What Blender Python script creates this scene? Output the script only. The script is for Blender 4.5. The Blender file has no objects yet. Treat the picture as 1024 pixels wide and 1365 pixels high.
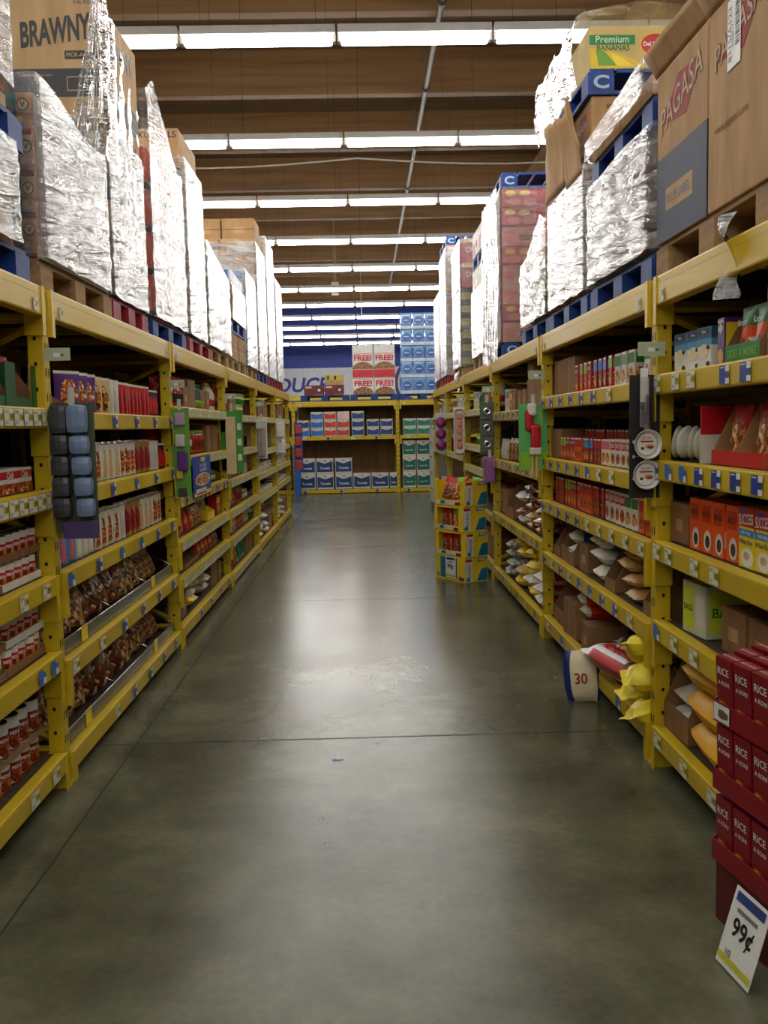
import bpy, bmesh, math, random
from mathutils import Vector, Matrix, noise, Euler
S = bpy.context.scene
COL = S.collection
rnd = random.Random(11)
PI = math.pi
V3 = Vector
# ------------------------------------------------------------------ camera (solved from the photograph's perspective)
F_PX, PITCH, YAW, ROLL, CAM_H = 1261.4, 0.0904, 0.01973, 0.02125, 1.4556
XL, XR = 1.26, 1.20            # distance of the left / right rack fronts from the camera's line
def make_camera():
    cy, sy = math.cos(YAW), math.sin(YAW); cp, sp = math.cos(PITCH), math.sin(PITCH); cr, sr = math.cos(ROLL), math.sin(ROLL)
    f = V3((sy, cy, 0)); r = V3((cy, -sy, 0)); u = V3((0, 0, 1))
    f, u = f*cp - u*sp, u*cp + f*sp
    r, u = r*cr - u*sr, u*cr + r*sr
    cam = bpy.data.cameras.new('camera'); o = bpy.data.objects.new('camera', cam); COL.objects.link(o)
    m = Matrix((( r.x, u.x, -f.x, 0), (r.y, u.y, -f.y, 0), (r.z, u.z, -f.z, CAM_H), (0, 0, 0, 1)))
    o.matrix_world = m
    cam.sensor_fit = 'VERTICAL'; cam.sensor_height = 36.0; cam.sensor_width = 27.0
    cam.lens = F_PX/1365*36.0; cam.clip_start = .05; cam.clip_end = 200
    S.camera = o
make_camera()
S.view_settings.view_transform = 'Standard'; S.view_settings.look = 'None'
S.view_settings.gamma = 1; S.view_settings.use_curve_mapping = False
S.view_settings.exposure = 0.22
# ------------------------------------------------------------------ materials
def lin(c):
    return tuple(((x/255)/12.92 if x/255 <= .04045 else (((x/255)+.055)/1.055)**2.4) for x in c)
MC = {}
def nt_new(name):
    m = bpy.data.materials.new(name); m.use_nodes = True
    nt = m.node_tree; bs = nt.nodes['Principled BSDF']
    return m, nt, bs
def mat(c, rough=.5, metal=0., var=.10, scale=9., coat=0., spec=.5, emit=0.):
    k = ('p', tuple(c), rough, metal, var, scale, coat, spec, emit)
    if k in MC: return MC[k]
    m, nt, bs = nt_new('paint_%02x%02x%02x' % tuple(int(x) for x in c))
    L = lin(c)
    bs.inputs['Roughness'].default_value = rough; bs.inputs['Metallic'].default_value = metal
    bs.inputs['Coat Weight'].default_value = coat; bs.inputs['Specular IOR Level'].default_value = spec
    bs.inputs['Base Color'].default_value = (*L, 1)
    if emit:
        bs.inputs['Emission Color'].default_value = (*L, 1); bs.inputs['Emission Strength'].default_value = emit
    elif var:
        tc = nt.nodes.new('ShaderNodeTexCoord'); nz = nt.nodes.new('ShaderNodeTexNoise'); nz.inputs['Scale'].default_value = scale
        nz.inputs['Detail'].default_value = 3
        mr = nt.nodes.new('ShaderNodeMapRange'); mr.inputs[1].default_value = .3; mr.inputs[2].default_value = .7
        mr.inputs[3].default_value = 1-var; mr.inputs[4].default_value = 1+var
        mx = nt.nodes.new('ShaderNodeVectorMath'); mx.operation = 'SCALE'; mx.inputs[0].default_value = L
        nt.links.new(tc.outputs['Object'], nz.inputs['Vector']); nt.links.new(nz.outputs[0], mr.inputs[0])
        nt.links.new(mr.outputs[0], mx.inputs['Scale']); nt.links.new(mx.outputs[0], bs.inputs['Base Color'])
    MC[k] = m; return m
def ramp_mat(name, stops, scale, rough=.5, mapping=(1, 1, 1), rot=(0, 0, 0), detail=5, bump=0., bscale=None, tex='noise', coat=0., rough2=None, spec=.5):
    if name in MC: return MC[name]
    m, nt, bs = nt_new(name)
    tc = nt.nodes.new('ShaderNodeTexCoord'); mp = nt.nodes.new('ShaderNodeMapping')
    mp.inputs['Scale'].default_value = mapping; mp.inputs['Rotation'].default_value = rot
    nt.links.new(tc.outputs['Object'], mp.inputs['Vector'])
    if tex == 'noise':
        t = nt.nodes.new('ShaderNodeTexNoise'); t.inputs['Scale'].default_value = scale; t.inputs['Detail'].default_value = detail; out = t.outputs[0]
    else:
        t = nt.nodes.new('ShaderNodeTexVoronoi'); t.inputs['Scale'].default_value = scale; 
        sx = nt.nodes.new('ShaderNodeSeparateColor'); nt.links.new(t.outputs['Color'], sx.inputs[0]); out = sx.outputs[0]
    nt.links.new(mp.outputs[0], t.inputs['Vector'])
    rp = nt.nodes.new('ShaderNodeValToRGB'); el = rp.color_ramp.elements
    while len(el) < len(stops): el.new(.5)
    for e, (p, c) in zip(el, stops): e.position = p; e.color = (*lin(c), 1)
    if tex != 'noise': rp.color_ramp.interpolation = 'CONSTANT'
    nt.links.new(out, rp.inputs[0]); nt.links.new(rp.outputs[0], bs.inputs['Base Color'])
    bs.inputs['Roughness'].default_value = rough; bs.inputs['Coat Weight'].default_value = coat
    bs.inputs['Specular IOR Level'].default_value = spec
    if rough2 is not None:
        mr = nt.nodes.new('ShaderNodeMapRange'); mr.inputs[1].default_value = .3; mr.inputs[2].default_value = .7
        mr.inputs[3].default_value = rough; mr.inputs[4].default_value = rough2
        nt.links.new(out, mr.inputs[0]); nt.links.new(mr.outputs[0], bs.inputs['Roughness'])
    if bump:
        b = nt.nodes.new('ShaderNodeBump'); b.inputs['Strength'].default_value = bump; b.inputs['Distance'].default_value = .01
        if bscale:
            t2 = nt.nodes.new('ShaderNodeTexNoise'); t2.inputs['Scale'].default_value = bscale; nt.links.new(mp.outputs[0], t2.inputs['Vector']); out = t2.outputs[0]
        nt.links.new(out, b.inputs['Height']); nt.links.new(b.outputs[0], bs.inputs['Normal'])
    MC[name] = m; return m
YEL = ramp_mat('rack_yellow_paint', [(.0, (140, 112, 14)), (.42, (200, 170, 18)), (.7, (210, 180, 22)), (1., (192, 168, 40))], 5, .38, (1, .4, 1), rough2=.55)
YEL_LIT = ramp_mat('rack_yellow_lit_top_beam', [(.0, (170, 134, 16)), (.42, (214, 178, 22)), (.7, (222, 188, 32)), (1., (208, 180, 60))], 4, .34, (1, .3, 1), rough2=.5)  # stronger light on the top beams put into a brighter rack yellow
HOLE = mat((18, 16, 10), .9, var=0)
SLOT = mat((70, 56, 12), .8, var=0)
DECK = ramp_mat('shelf_deck_board', [(.3, (46, 34, 22)), (.7, (70, 54, 36))], 6, .8, (4, .6, 1))
LBLOCK = ramp_mat('rack_light_block', [(.3, (20, 16, 12)), (.7, (30, 24, 19))], 4, .9)  # dark colour of the added light-blocking panels
CARD = ramp_mat('brown_cardboard', [(.3, (172, 132, 86)), (.7, (196, 156, 106))], 14, .75, (1, 1, .25))
CARD2 = ramp_mat('pale_cardboard', [(.3, (186, 148, 104)), (.7, (208, 172, 124))], 10, .75, (1, 1, .25))
CARD3 = ramp_mat('dark_cardboard', [(.3, (128, 92, 56)), (.7, (150, 112, 72))], 10, .8, (1, 1, .25))
BANC = ramp_mat('banana_cardboard', [(.3, (196, 168, 100)), (.7, (212, 186, 120))], 10, .7)
WOOD = ramp_mat('raw_pallet_wood', [(.25, (120, 92, 62)), (.55, (160, 128, 88)), (.8, (178, 148, 106))], 3, .8, (1, 9, 9))
BLUEP = ramp_mat('blue_pallet_paint', [(.25, (10, 42, 96)), (.6, (14, 64, 146)), (.85, (40, 88, 156))], 5, .55, (1, 4, 4))
REDP = ramp_mat('red_pallet_paint', [(.25, (110, 14, 26)), (.6, (164, 24, 42)), (.85, (170, 50, 60))], 5, .55, (1, 4, 4))
SNACK = ramp_mat('snack_in_clear_bag', [(0, (60, 30, 10)), (.18, (150, 82, 22)), (.4, (196, 120, 40)), (.6, (120, 56, 18)), (.75, (214, 160, 80)), (.9, (228, 208, 170))], 55, .3, tex='voronoi', coat=.8)
SNACK2 = ramp_mat('chilli_in_clear_bag', [(0, (70, 16, 8)), (.25, (130, 40, 14)), (.5, (180, 90, 30)), (.7, (90, 40, 16)), (.88, (220, 190, 140))], 45, .3, tex='voronoi', coat=.8)
FOOD = ramp_mat('printed_food_photo', [(0, (150, 60, 20)), (.3, (206, 120, 40)), (.55, (226, 170, 90)), (.75, (130, 70, 30)), (.9, (240, 220, 180))], 70, .45, tex='voronoi')
STEW = ramp_mat('printed_stew_photo', [(0, (120, 34, 14)), (.35, (170, 66, 22)), (.65, (200, 112, 44)), (.88, (226, 196, 130))], 80, .4, tex='voronoi')
CEREAL = ramp_mat('printed_cereal_photo', [(0, (120, 76, 40)), (.3, (176, 122, 70)), (.6, (200, 150, 96)), (.85, (90, 52, 28))], 60, .5, tex='voronoi')
BEANS = ramp_mat('beans_in_clear_bag', [(0, (90, 36, 26)), (.3, (150, 72, 50)), (.55, (196, 150, 120)), (.8, (120, 50, 36))], 60, .3, tex='voronoi', coat=.7)
WHITE = mat((232, 232, 228), .45); OFFW = mat((214, 210, 198), .5); BLACK = mat((24, 23, 24), .5); RED = mat((196, 20, 28), .4)
DRED = mat((140, 12, 28), .4); ORANGE = mat((232, 84, 14), .4); BLUE = mat((24, 72, 176), .4); NAVY = mat((28, 40, 92), .45)
TEAL = mat((24, 130, 122), .45); GREEN = mat((22, 122, 52), .4); LGREEN = mat((128, 190, 40), .4); PURPLE = mat((84, 34, 120), .4)
PINK = mat((226, 120, 130), .4); TAN = mat((206, 172, 122), .5); CREAM = mat((236, 222, 186), .5); YELLOW = mat((246, 210, 30), .4)
GREY = mat((128, 128, 126), .5); LGREY = mat((188, 188, 184), .45); STEEL = mat((190, 192, 194), .25, 1.); SAGE = mat((176, 186, 156), .5)
DARKBR = mat((54, 34, 22), .6); DGREEN = mat((10, 84, 44), .45); LBLUE = mat((110, 170, 226), .35); SKYB = mat((66, 140, 214), .35); MAGENTA = mat((196, 20, 110), .4)
CHAR = mat((52, 50, 54), .5)
def film_mat(name, base, gloss_ior, col=(246, 246, 250), rot=.16, str_=1.):
    m = bpy.data.materials.new(name); m.use_nodes = True; nt = m.node_tree; N = nt.nodes; L = nt.links
    N.remove(N['Principled BSDF']); out = N['Material Output']
    tc = N.new('ShaderNodeTexCoord'); mp = N.new('ShaderNodeMapping'); mp.vector_type = 'TEXTURE'; mp.inputs['Rotation'].default_value = (rot, rot*.8, 0); mp.inputs['Scale'].default_value = (.35, .5, .05)
    L.new(tc.outputs['Object'], mp.inputs[0])
    n1 = N.new('ShaderNodeTexNoise'); n1.inputs['Scale'].default_value = 1.0; n1.inputs['Detail'].default_value = 4; n1.inputs['Roughness'].default_value = .62; n1.inputs['Distortion'].default_value = .6
    L.new(mp.outputs[0], n1.inputs['Vector'])
    n2 = N.new('ShaderNodeTexNoise'); n2.inputs['Scale'].default_value = 5; n2.inputs['Detail'].default_value = 3; L.new(tc.outputs['Object'], n2.inputs['Vector'])
    bp = N.new('ShaderNodeBump'); bp.inputs['Strength'].default_value = str_; bp.inputs['Distance'].default_value = .03; L.new(n1.outputs[0], bp.inputs['Height'])
    fr = N.new('ShaderNodeFresnel'); fr.inputs['IOR'].default_value = gloss_ior; L.new(bp.outputs[0], fr.inputs['Normal'])
    tr = N.new('ShaderNodeBsdfTransparent'); tr.inputs[0].default_value = (.97, .97, .98, 1)
    df = N.new('ShaderNodeBsdfDiffuse'); df.inputs[0].default_value = (*lin(col), 1); L.new(bp.outputs[0], df.inputs['Normal'])
    gl = N.new('ShaderNodeBsdfGlossy'); gl.inputs['Roughness'].default_value = .13; gl.inputs[0].default_value = (1, 1, 1, 1); L.new(bp.outputs[0], gl.inputs['Normal'])
    mr = N.new('ShaderNodeMapRange'); mr.inputs[1].default_value = .38; mr.inputs[2].default_value = .64; mr.inputs[3].default_value = base*.2; mr.inputs[4].default_value = base*1.8
    mm = N.new('ShaderNodeMath'); mm.operation = 'MULTIPLY_ADD'; mm.inputs[1].default_value = .55; L.new(n1.outputs[0], mm.inputs[0])
    m5 = N.new('ShaderNodeMath'); m5.operation = 'MULTIPLY'; m5.inputs[1].default_value = .45; L.new(n2.outputs[0], m5.inputs[0]); L.new(m5.outputs[0], mm.inputs[2]); L.new(mm.outputs[0], mr.inputs[0])
    ge = N.new('ShaderNodeNewGeometry'); dt = N.new('ShaderNodeVectorMath'); dt.operation = 'DOT_PRODUCT'; L.new(ge.outputs['Normal'], dt.inputs[0]); L.new(ge.outputs['Incoming'], dt.inputs[1])
    def mth(op, a, c, sw=False):
        n = N.new('ShaderNodeMath'); n.operation = op
        if sw: n.inputs[0].default_value = a; L.new(c, n.inputs[1])
        else:
            L.new(a, n.inputs[0])
            if c is not None: n.inputs[1].default_value = c
        return n.outputs[0]
    ip = mth('DIVIDE', 1.0, mth('MAXIMUM', mth('ABSOLUTE', dt.outputs['Value'], None), .16), True)
    pw = N.new('ShaderNodeMath'); pw.operation = 'POWER'; L.new(mth('SUBTRACT', 1.0, mr.outputs[0], True), pw.inputs[0]); L.new(ip, pw.inputs[1])
    hz = mth('SUBTRACT', 1.0, pw.outputs[0], True)
    m1 = N.new('ShaderNodeMixShader'); L.new(hz, m1.inputs[0]); L.new(tr.outputs[0], m1.inputs[1]); L.new(df.outputs[0], m1.inputs[2])
    m2 = N.new('ShaderNodeMixShader'); L.new(fr.outputs[0], m2.inputs[0]); L.new(m1.outputs[0], m2.inputs[1]); L.new(gl.outputs[0], m2.inputs[2])
    L.new(m2.outputs[0], out.inputs['Surface'])
    return m
FILM = film_mat('stretch_film', .13, 1.6)
FILMT = film_mat('clear_stretch_film', .07, 1.5)
FILMW = film_mat('thick_white_stretch_film', .3, 1.7)
CLEAR = film_mat('clear_blister_plastic', .12, 1.5, str_=.2)
# ------------------------------------------------------------------ mesh builder
TXT = {}
def text_geo(s, bold):
    k = (s, bold)
    if k in TXT: return TXT[k]
    cu = bpy.data.curves.new('t', 'FONT'); cu.body = s; cu.size = 1; cu.align_x = 'LEFT'; cu.offset = bold; cu.resolution_u = 3
    o = bpy.data.objects.new('t', cu); COL.objects.link(o)
    dg = bpy.context.evaluated_depsgraph_get(); me = o.evaluated_get(dg).to_mesh()
    vs = [(v.co.x, v.co.y) for v in me.vertices]; fs = [tuple(p.vertices) for p in me.polygons]
    o.evaluated_get(dg).to_mesh_clear(); bpy.data.objects.remove(o); bpy.data.curves.remove(cu)
    x0 = min(v[0] for v in vs); x1 = max(v[0] for v in vs); y0 = min(v[1] for v in vs); y1 = max(v[1] for v in vs)
    TXT[k] = ([(x-x0, y-y0) for x, y in vs], fs, x1-x0, y1-y0); return TXT[k]
class B:
    def __init__(s): s.bm = bmesh.new(); s.mats = []; s.lay = 0
    def mi(s, m):
        if m not in s.mats: s.mats.append(m)
        return s.mats.index(m)
    def box(s, x0, x1, y0, y1, z0, z1, m, M=None, bev=0):
        if x0 > x1: x0, x1 = x1, x0
        if y0 > y1: y0, y1 = y1, y0
        vs = [V3((x, y, z)) for x in (x0, x1) for y in (y0, y1) for z in (z0, z1)]
        if M: vs = [M @ v for v in vs]
        v = [s.bm.verts.new(p) for p in vs]; i = s.mi(m); fs = []
        for q in ((0, 1, 3, 2), (4, 6, 7, 5), (0, 4, 5, 1), (2, 3, 7, 6), (0, 2, 6, 4), (1, 5, 7, 3)):
            f = s.bm.faces.new([v[k] for k in q]); f.material_index = i; fs.append(f)
        if bev:
            es = list({e for f in fs for e in f.edges})
            r = bmesh.ops.bevel(s.bm, geom=es, offset=bev, segments=2, affect='EDGES', profile=.6)
            for f in r['faces']: f.material_index = i
        return s
    def poly(s, pts, m):
        f = s.bm.faces.new([s.bm.verts.new(p) for p in pts]); f.material_index = s.mi(m); return f
    def frames(s, w, d, h, cx=0, cy=0, z0=0):
        s.fr = {'F': (V3((cx-w/2, cy-d/2, z0)), V3((w, 0, 0)), V3((0, 0, h)), V3((0, -1, 0))),
                'B': (V3((cx+w/2, cy+d/2, z0)), V3((-w, 0, 0)), V3((0, 0, h)), V3((0, 1, 0))),
                'W': (V3((cx-w/2, cy+d/2, z0)), V3((0, -d, 0)), V3((0, 0, h)), V3((-1, 0, 0))),
                'E': (V3((cx+w/2, cy-d/2, z0)), V3((0, d, 0)), V3((0, 0, h)), V3((1, 0, 0))),
                'T': (V3((cx-w/2, cy-d/2, z0+h)), V3((w, 0, 0)), V3((0, d, 0)), V3((0, 0, 1)))}
        return s
    def rect(s, fr, u0, v0, u1, v1, m, lift=.0008):
        O, U, W, N = s.fr[fr]; s.lay += 1; lift += s.lay*.00005
        s.poly([O+U*a+W*b+N*lift for a, b in ((u0, v0), (u1, v0), (u1, v1), (u0, v1))], m); return s
    def pgon(s, fr, pts, m, lift=.0012):
        O, U, W, N = s.fr[fr]; s.lay += 1; lift += s.lay*.00005; s.poly([O+U*a+W*b+N*lift for a, b in pts], m); return s
    def ell(s, fr, cu, cv, ru, rv, m, lift=.0012, n=20):
        return s.pgon(fr, [(cu+ru*math.cos(2*PI*k/n), cv+rv*math.sin(2*PI*k/n)) for k in range(n)], m, lift)
    def text(s, fr, t, u0, v0, u1, v1, m, bold=.012, stretch=False, lift=.0018, skew=0., vert=False):
        vs, fs, tw, th = text_geo(t, bold); O, U, W, N = s.fr[fr]; s.lay += 1; lift += s.lay*.00005
        lu, lv = U.length, W.length; Uh, Wh = U/lu, W/lv
        if vert:   # reads upwards
            O = O+U*u1+W*v0; bw, bh = (v1-v0)*lv, (u1-u0)*lu; Uh, Wh = Wh, -Uh
        else:
            O = O+U*u0+W*v0; bw, bh = (u1-u0)*lu, (v1-v0)*lv
        sx, sy = bw/tw, bh/th
        if not stretch: sx = sy = min(sx, sy)
        ox, oy = (bw-tw*sx)/2, (bh-th*sy)/2; i = s.mi(m)
        v = [s.bm.verts.new(O+Uh*(x*sx+ox)+Wh*(y*sy+oy+skew*(x*sx+ox))+N*lift) for x, y in vs]
        for f in fs:
            try:
                q = s.bm.faces.new([v[k] for k in f]); q.material_index = i
            except ValueError: pass
        return s
    def lathe(s, prof, n=20, c=(0, 0), sm=True):
        rings = []
        for r, z, m in prof:
            rings.append([s.bm.verts.new((c[0]+r*math.cos(2*PI*k/n), c[1]+r*math.sin(2*PI*k/n), z)) for k in range(n)])
        for a in range(len(rings)-1):
            i = s.mi(prof[a][2])
            for k in range(n):
                f = s.bm.faces.new((rings[a][k], rings[a][(k+1) % n], rings[a+1][(k+1) % n], rings[a+1][k])); f.material_index = i; f.smooth = sm
        for e, rv in ((0, True), (-1, False)):
            q = rings[e] if not rv else rings[e][::-1]
            f = s.bm.faces.new(q); f.material_index = s.mi(prof[min(len(prof)-2, e) if e == 0 else len(prof)-2][2])
        return s
    def tube(s, pts, r, m, n=8, sm=True):
        pts = [V3(p) for p in pts]; rings = []; i = s.mi(m)
        for k, p in enumerate(pts):
            t = (pts[min(k+1, len(pts)-1)]-pts[max(k-1, 0)]).normalized()
            a = t.cross(V3((0, 0, 1)));
            if a.length < .05: a = t.cross(V3((1, 0, 0)))
            a.normalize(); b = t.cross(a)
            rings.append([s.bm.verts.new(p+a*r*math.cos(2*PI*j/n)+b*r*math.sin(2*PI*j/n)) for j in range(n)])
        for a in range(len(rings)-1):
            for j in range(n):
                f = s.bm.faces.new((rings[a][j], rings[a][(j+1) % n], rings[a+1][(j+1) % n], rings[a+1][j])); f.material_index = i; f.smooth = sm
        for q in (rings[0][::-1], rings[-1]):
            f = s.bm.faces.new(q); f.material_index = i
        return s
    def grid(s, nu, nv, fn, mfn, sm=True, flip=False, closed=False):
        P = [[s.bm.verts.new(fn(a/nu, b/nv)) for a in range(nu+(0 if closed else 1))] for b in range(nv+1)]
        for b in range(nv):
            for a in range(nu):
                a1 = (a+1) % len(P[0])
                q = [P[b][a], P[b][a1], P[b+1][a1], P[b+1][a]]
                if flip: q.reverse()
                f = s.bm.faces.new(q); f.material_index = s.mi(mfn((a+.5)/nu, (b+.5)/nv)); f.smooth = sm
        return s
    def mesh(s, name, weld=0):
        if weld: bmesh.ops.remove_doubles(s.bm, verts=s.bm.verts, dist=weld)
        me = bpy.data.meshes.new(name); s.bm.to_mesh(me); s.bm.free()
        for m in s.mats: me.materials.append(m)
        return me
    def obj(s, name, parent=None, link=True, loc=None, weld=0):
        o = bpy.data.objects.new(name, s.mesh(name, weld))
        if link: COL.objects.link(o)
        if parent:
            o.parent = parent; KIDS.setdefault(parent.name, []).append(o)
        if loc: o.location = loc
        return o
LAB = []
KIDS = {}
def reg(o, desc, place='', cat='product', group=None, key=0, by='nearest'):
    LAB.append((o, desc, place, cat, group, key, by)); return o
ORD = 'first second third fourth fifth sixth seventh eighth ninth tenth eleventh twelfth thirteenth fourteenth fifteenth sixteenth seventeenth eighteenth nineteenth twentieth'.split()
def ordw(n): return ORD[n] if n < 20 else ('twenty-' + ORD[n-20] if n < 29 else 'thirtieth' if n == 29 else 'thirty-' + ORD[n-30])
def finish_labels():
    g = {}
    for t in LAB: g.setdefault((t[1], t[2]), []).append(t)
    for (desc, place), L in g.items():
        L.sort(key=lambda t: t[5])
        for k, (o, _, _, cat, grp, _, by) in enumerate(L):
            nth = f'{ordw(k)} {by}' if by.startswith('from') else (by if k == 0 else f'{ordw(k)} {by}')
            o['label'] = f'{desc} {place}'.strip() if len(L) == 1 else f'{desc}, {nth}, {place}'.strip(' ,')
            o['category'] = cat
            if grp: o['group'] = grp
def struct(o): o['kind'] = 'structure'; return o
def empty(name, loc=(0, 0, 0), link=True):
    o = bpy.data.objects.new(name, None); o.location = loc; o.empty_display_size = .05
    if link: COL.objects.link(o)
    return o
TEMPL = []
def copy_tree(o, parent=None, kids=True):
    c = o.copy(); COL.objects.link(c); c.parent = parent
    if kids:
        for ch in KIDS.get(o.name, ()): copy_tree(ch, c)
    return c
# template table: key -> (object, width, depth, height)
T = {}
def reg_t(key, o, w, d, h): T[key] = (o, w, d, h); TEMPL.append(o)
def put(key, s, y, z, inset=.05, desc='', place='', cat='product', group=None, rz=0., rx=0., ry=0., by='nearest', kids=True, jit=.03, sub=0):
    """stand a copy of template KEY on side s (-1 left, 1 right) with its front INSET behind the rack's front face"""
    t, w, d, h = T[key]
    o = copy_tree(t, None, kids)
    X = (XL if s < 0 else XR) + inset + d/2
    o.location = (s*X, y, z); o.rotation_euler = (rx, ry, -s*PI/2 + rz + rnd.uniform(-jit, jit))
    reg(o, desc, place, cat, group, y*100+z+sub, by)
    return o
def put_free(key, loc, rot, desc, place, cat, group=None, k=0, by='nearest'):
    o = copy_tree(T[key][0]); o.location = loc; o.rotation_euler = rot
    reg(o, desc, place, cat, group, k, by); return o
# ------------------------------------------------------------------ product templates (front faces -Y, base at z = 0)
def t_can(key, d, h, bands, word=None, name='food_can', lid=STEEL):
    r = d/2; b = B(); prof = [(r*.96, 0, STEEL), (r, .004, bands[0][1])]
    for k, (f, m) in enumerate(bands):
        z = .004+(h-.008)*f
        prof.append((r, z, m))
        if k+1 < len(bands): prof.append((r, z+.0003, bands[k+1][1]))
    prof.append((r*.96, h-.001, STEEL))
    b.lathe(prof, 22)
    if word:
        t, v0, v1, m = word; vs, fs, tw, th = text_geo(t, .02); sc = (v1-v0)*h/th; i = b.mi(m)
        vv = []
        sx = min(sc, 1.9*r/tw)
        for x, y in vs:
            a = -PI/2+((x-tw/2)*sx)/r; vv.append(b.bm.verts.new(((r+.001)*math.cos(a), (r+.001)*math.sin(a), v0*h+y*sc)))
        for f in fs:
            try: q = b.bm.faces.new([vv[k] for k in f]); q.material_index = i
            except ValueError: pass
    o = b.obj(name, link=False)
    l = B(); l.lathe([(r*.97, h-.002, lid), (r*.97, h+.002, lid), (r*.86, h+.002, lid), (r*.84, h-.001, lid)], 22); l.obj('lid', o, link=False)
    reg_t(key, o, d, d, h)
def t_box(key, w, d, h, base, rects=(), ells=(), texts=(), name='carton', bev=.0015, top=None, polys=(), seam=False):
    b = B(); b.box(-w/2, w/2, -d/2, d/2, 0, h, base, bev=bev); b.frames(w, d, h)
    for fr, u0, v0, u1, v1, m in rects:
        for q in fr: b.rect(q, u0, v0, u1, v1, m)
    for fr, cu, cv, ru, rv, m in ells:
        for q in fr: b.ell(q, cu, cv, ru, rv, m)
    for fr, pts, m in polys:
        for q in fr: b.pgon(q, pts, m)
    for tx in texts:
        for q in tx[0]: b.text(q, *tx[1:7], **(tx[7] if len(tx) > 7 else {}))
    if top: b.rect('T', 0, 0, 1, 1, top)
    o = b.obj(name, link=False); reg_t(key, o, w, d, h); return o
def t_pouch(key, w, d, h, mfn, name='pouch', text=None, gus=.15, hole=False, crimp=.06, seed=0):
    """upright bag: full at the bottom, sealed flat at the top; mfn(u, v, front) gives the print"""
    b = B(); nu, nv = 12, 14
    def surf(sgn):
        def fn(u, v):
            x = (u-.5)*w; z = v*h
            e = (1-abs(2*u-1)**2.6)
            t = min(1, (1-v)/(crimp+.55))**.6*min(1, (v+.12)/.25)**.7
            if v > 1-crimp: t = 0.02
            y = sgn*(d/2*e*t+.0008)
            q = noise.noise(V3((u*4+seed, v*5, sgn*3.1+seed)))*.08*d*e
            return V3((x*(1-.04*math.sin(v*PI)*(1-e)), y+q*(1 if v < 1-crimp else 0), z))
        return fn
    b.grid(nu, nv, surf(-1), lambda u, v: mfn(u, v, True)); b.grid(nu, nv, surf(1), lambda u, v: mfn(u, v, False), flip=True)
    if text:
        b.frames(w, d*1.06, h); b.text('F', *text)
    o = b.obj(name, link=False, weld=.0012); reg_t(key, o, w, d, h); return o
def t_sack(key, w, d, h, mfn, name='sack', seed=0, ends=.08, text=None, lump=.10, across=False):
    """bag lying flat: long axis X, sealed fins at both ends"""
    b = B(); nu, nv = 18, 14
    def surf(sg):
        def fn(u, v):
            a, c = 2*u-1, 2*v-1
            ea = max(0, 1-abs(a/(1-ends))**3) if abs(a) < 1-ends else 0
            ec = max(0, 1-abs(c)**2.6)
            t = (ea**.45)*(ec**.5)
            q = noise.noise(V3((a*2.1+seed*7, c*2.3, sg*.7+seed)))
            q2 = noise.noise(V3((a*5+seed*3, c*5, sg+seed)))
            y = c*d/2*(.86+.14*abs(ea)+.1*(1-ea)*noise.noise(V3((a*9, seed, 2))))
            z = h*.5+sg*h*.5*t*(1+lump*(q+.5*q2)) + (1-ea)*h*.12*noise.noise(V3((c*4, a*3, seed+5)))
            if sg < 0: z = max(z, 0.0)
            return V3((a*w/2, y, z))
        return fn
    b.grid(nu, nv, surf(1), lambda u, v: mfn(u, v, True)); b.grid(nu, nv, surf(-1), lambda u, v: mfn(u, v, False), flip=True)
    if text:
        t, u0, v0, u1, v1, m = text; vs, fs, tw, th = text_geo(t, .02); i = b.mi(m); f = surf(1); vv = []
        for x, y in vs:
            u, v = (u0+(u1-u0)*x/tw, v0+(v1-v0)*y/th) if not across else (u0+(u1-u0)*y/th, v0+(v1-v0)*x/tw); vv.append(b.bm.verts.new(f(u, v)+V3((0, 0, .004))))
        for q in fs:
            try: b.bm.faces.new([vv[k] for k in q]).material_index = i
            except ValueError: pass
    o = b.obj(name, link=False); reg_t(key, o, w, d, h); return o
def t_bottle(key, prof, cap, label=None, name='bottle', text=None):
    b = B(); b.lathe(prof, 18); o = b.obj(name, link=False)
    c = B(); c.lathe(cap, 16); c.obj('cap', o, link=False)
    if label:
        l = B(); l.lathe(label, 18)
        l.obj('label_band', o, link=False)
    d = max(p[0] for p in prof)*2; reg_t(key, o, d, d, cap[-1][1])
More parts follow.
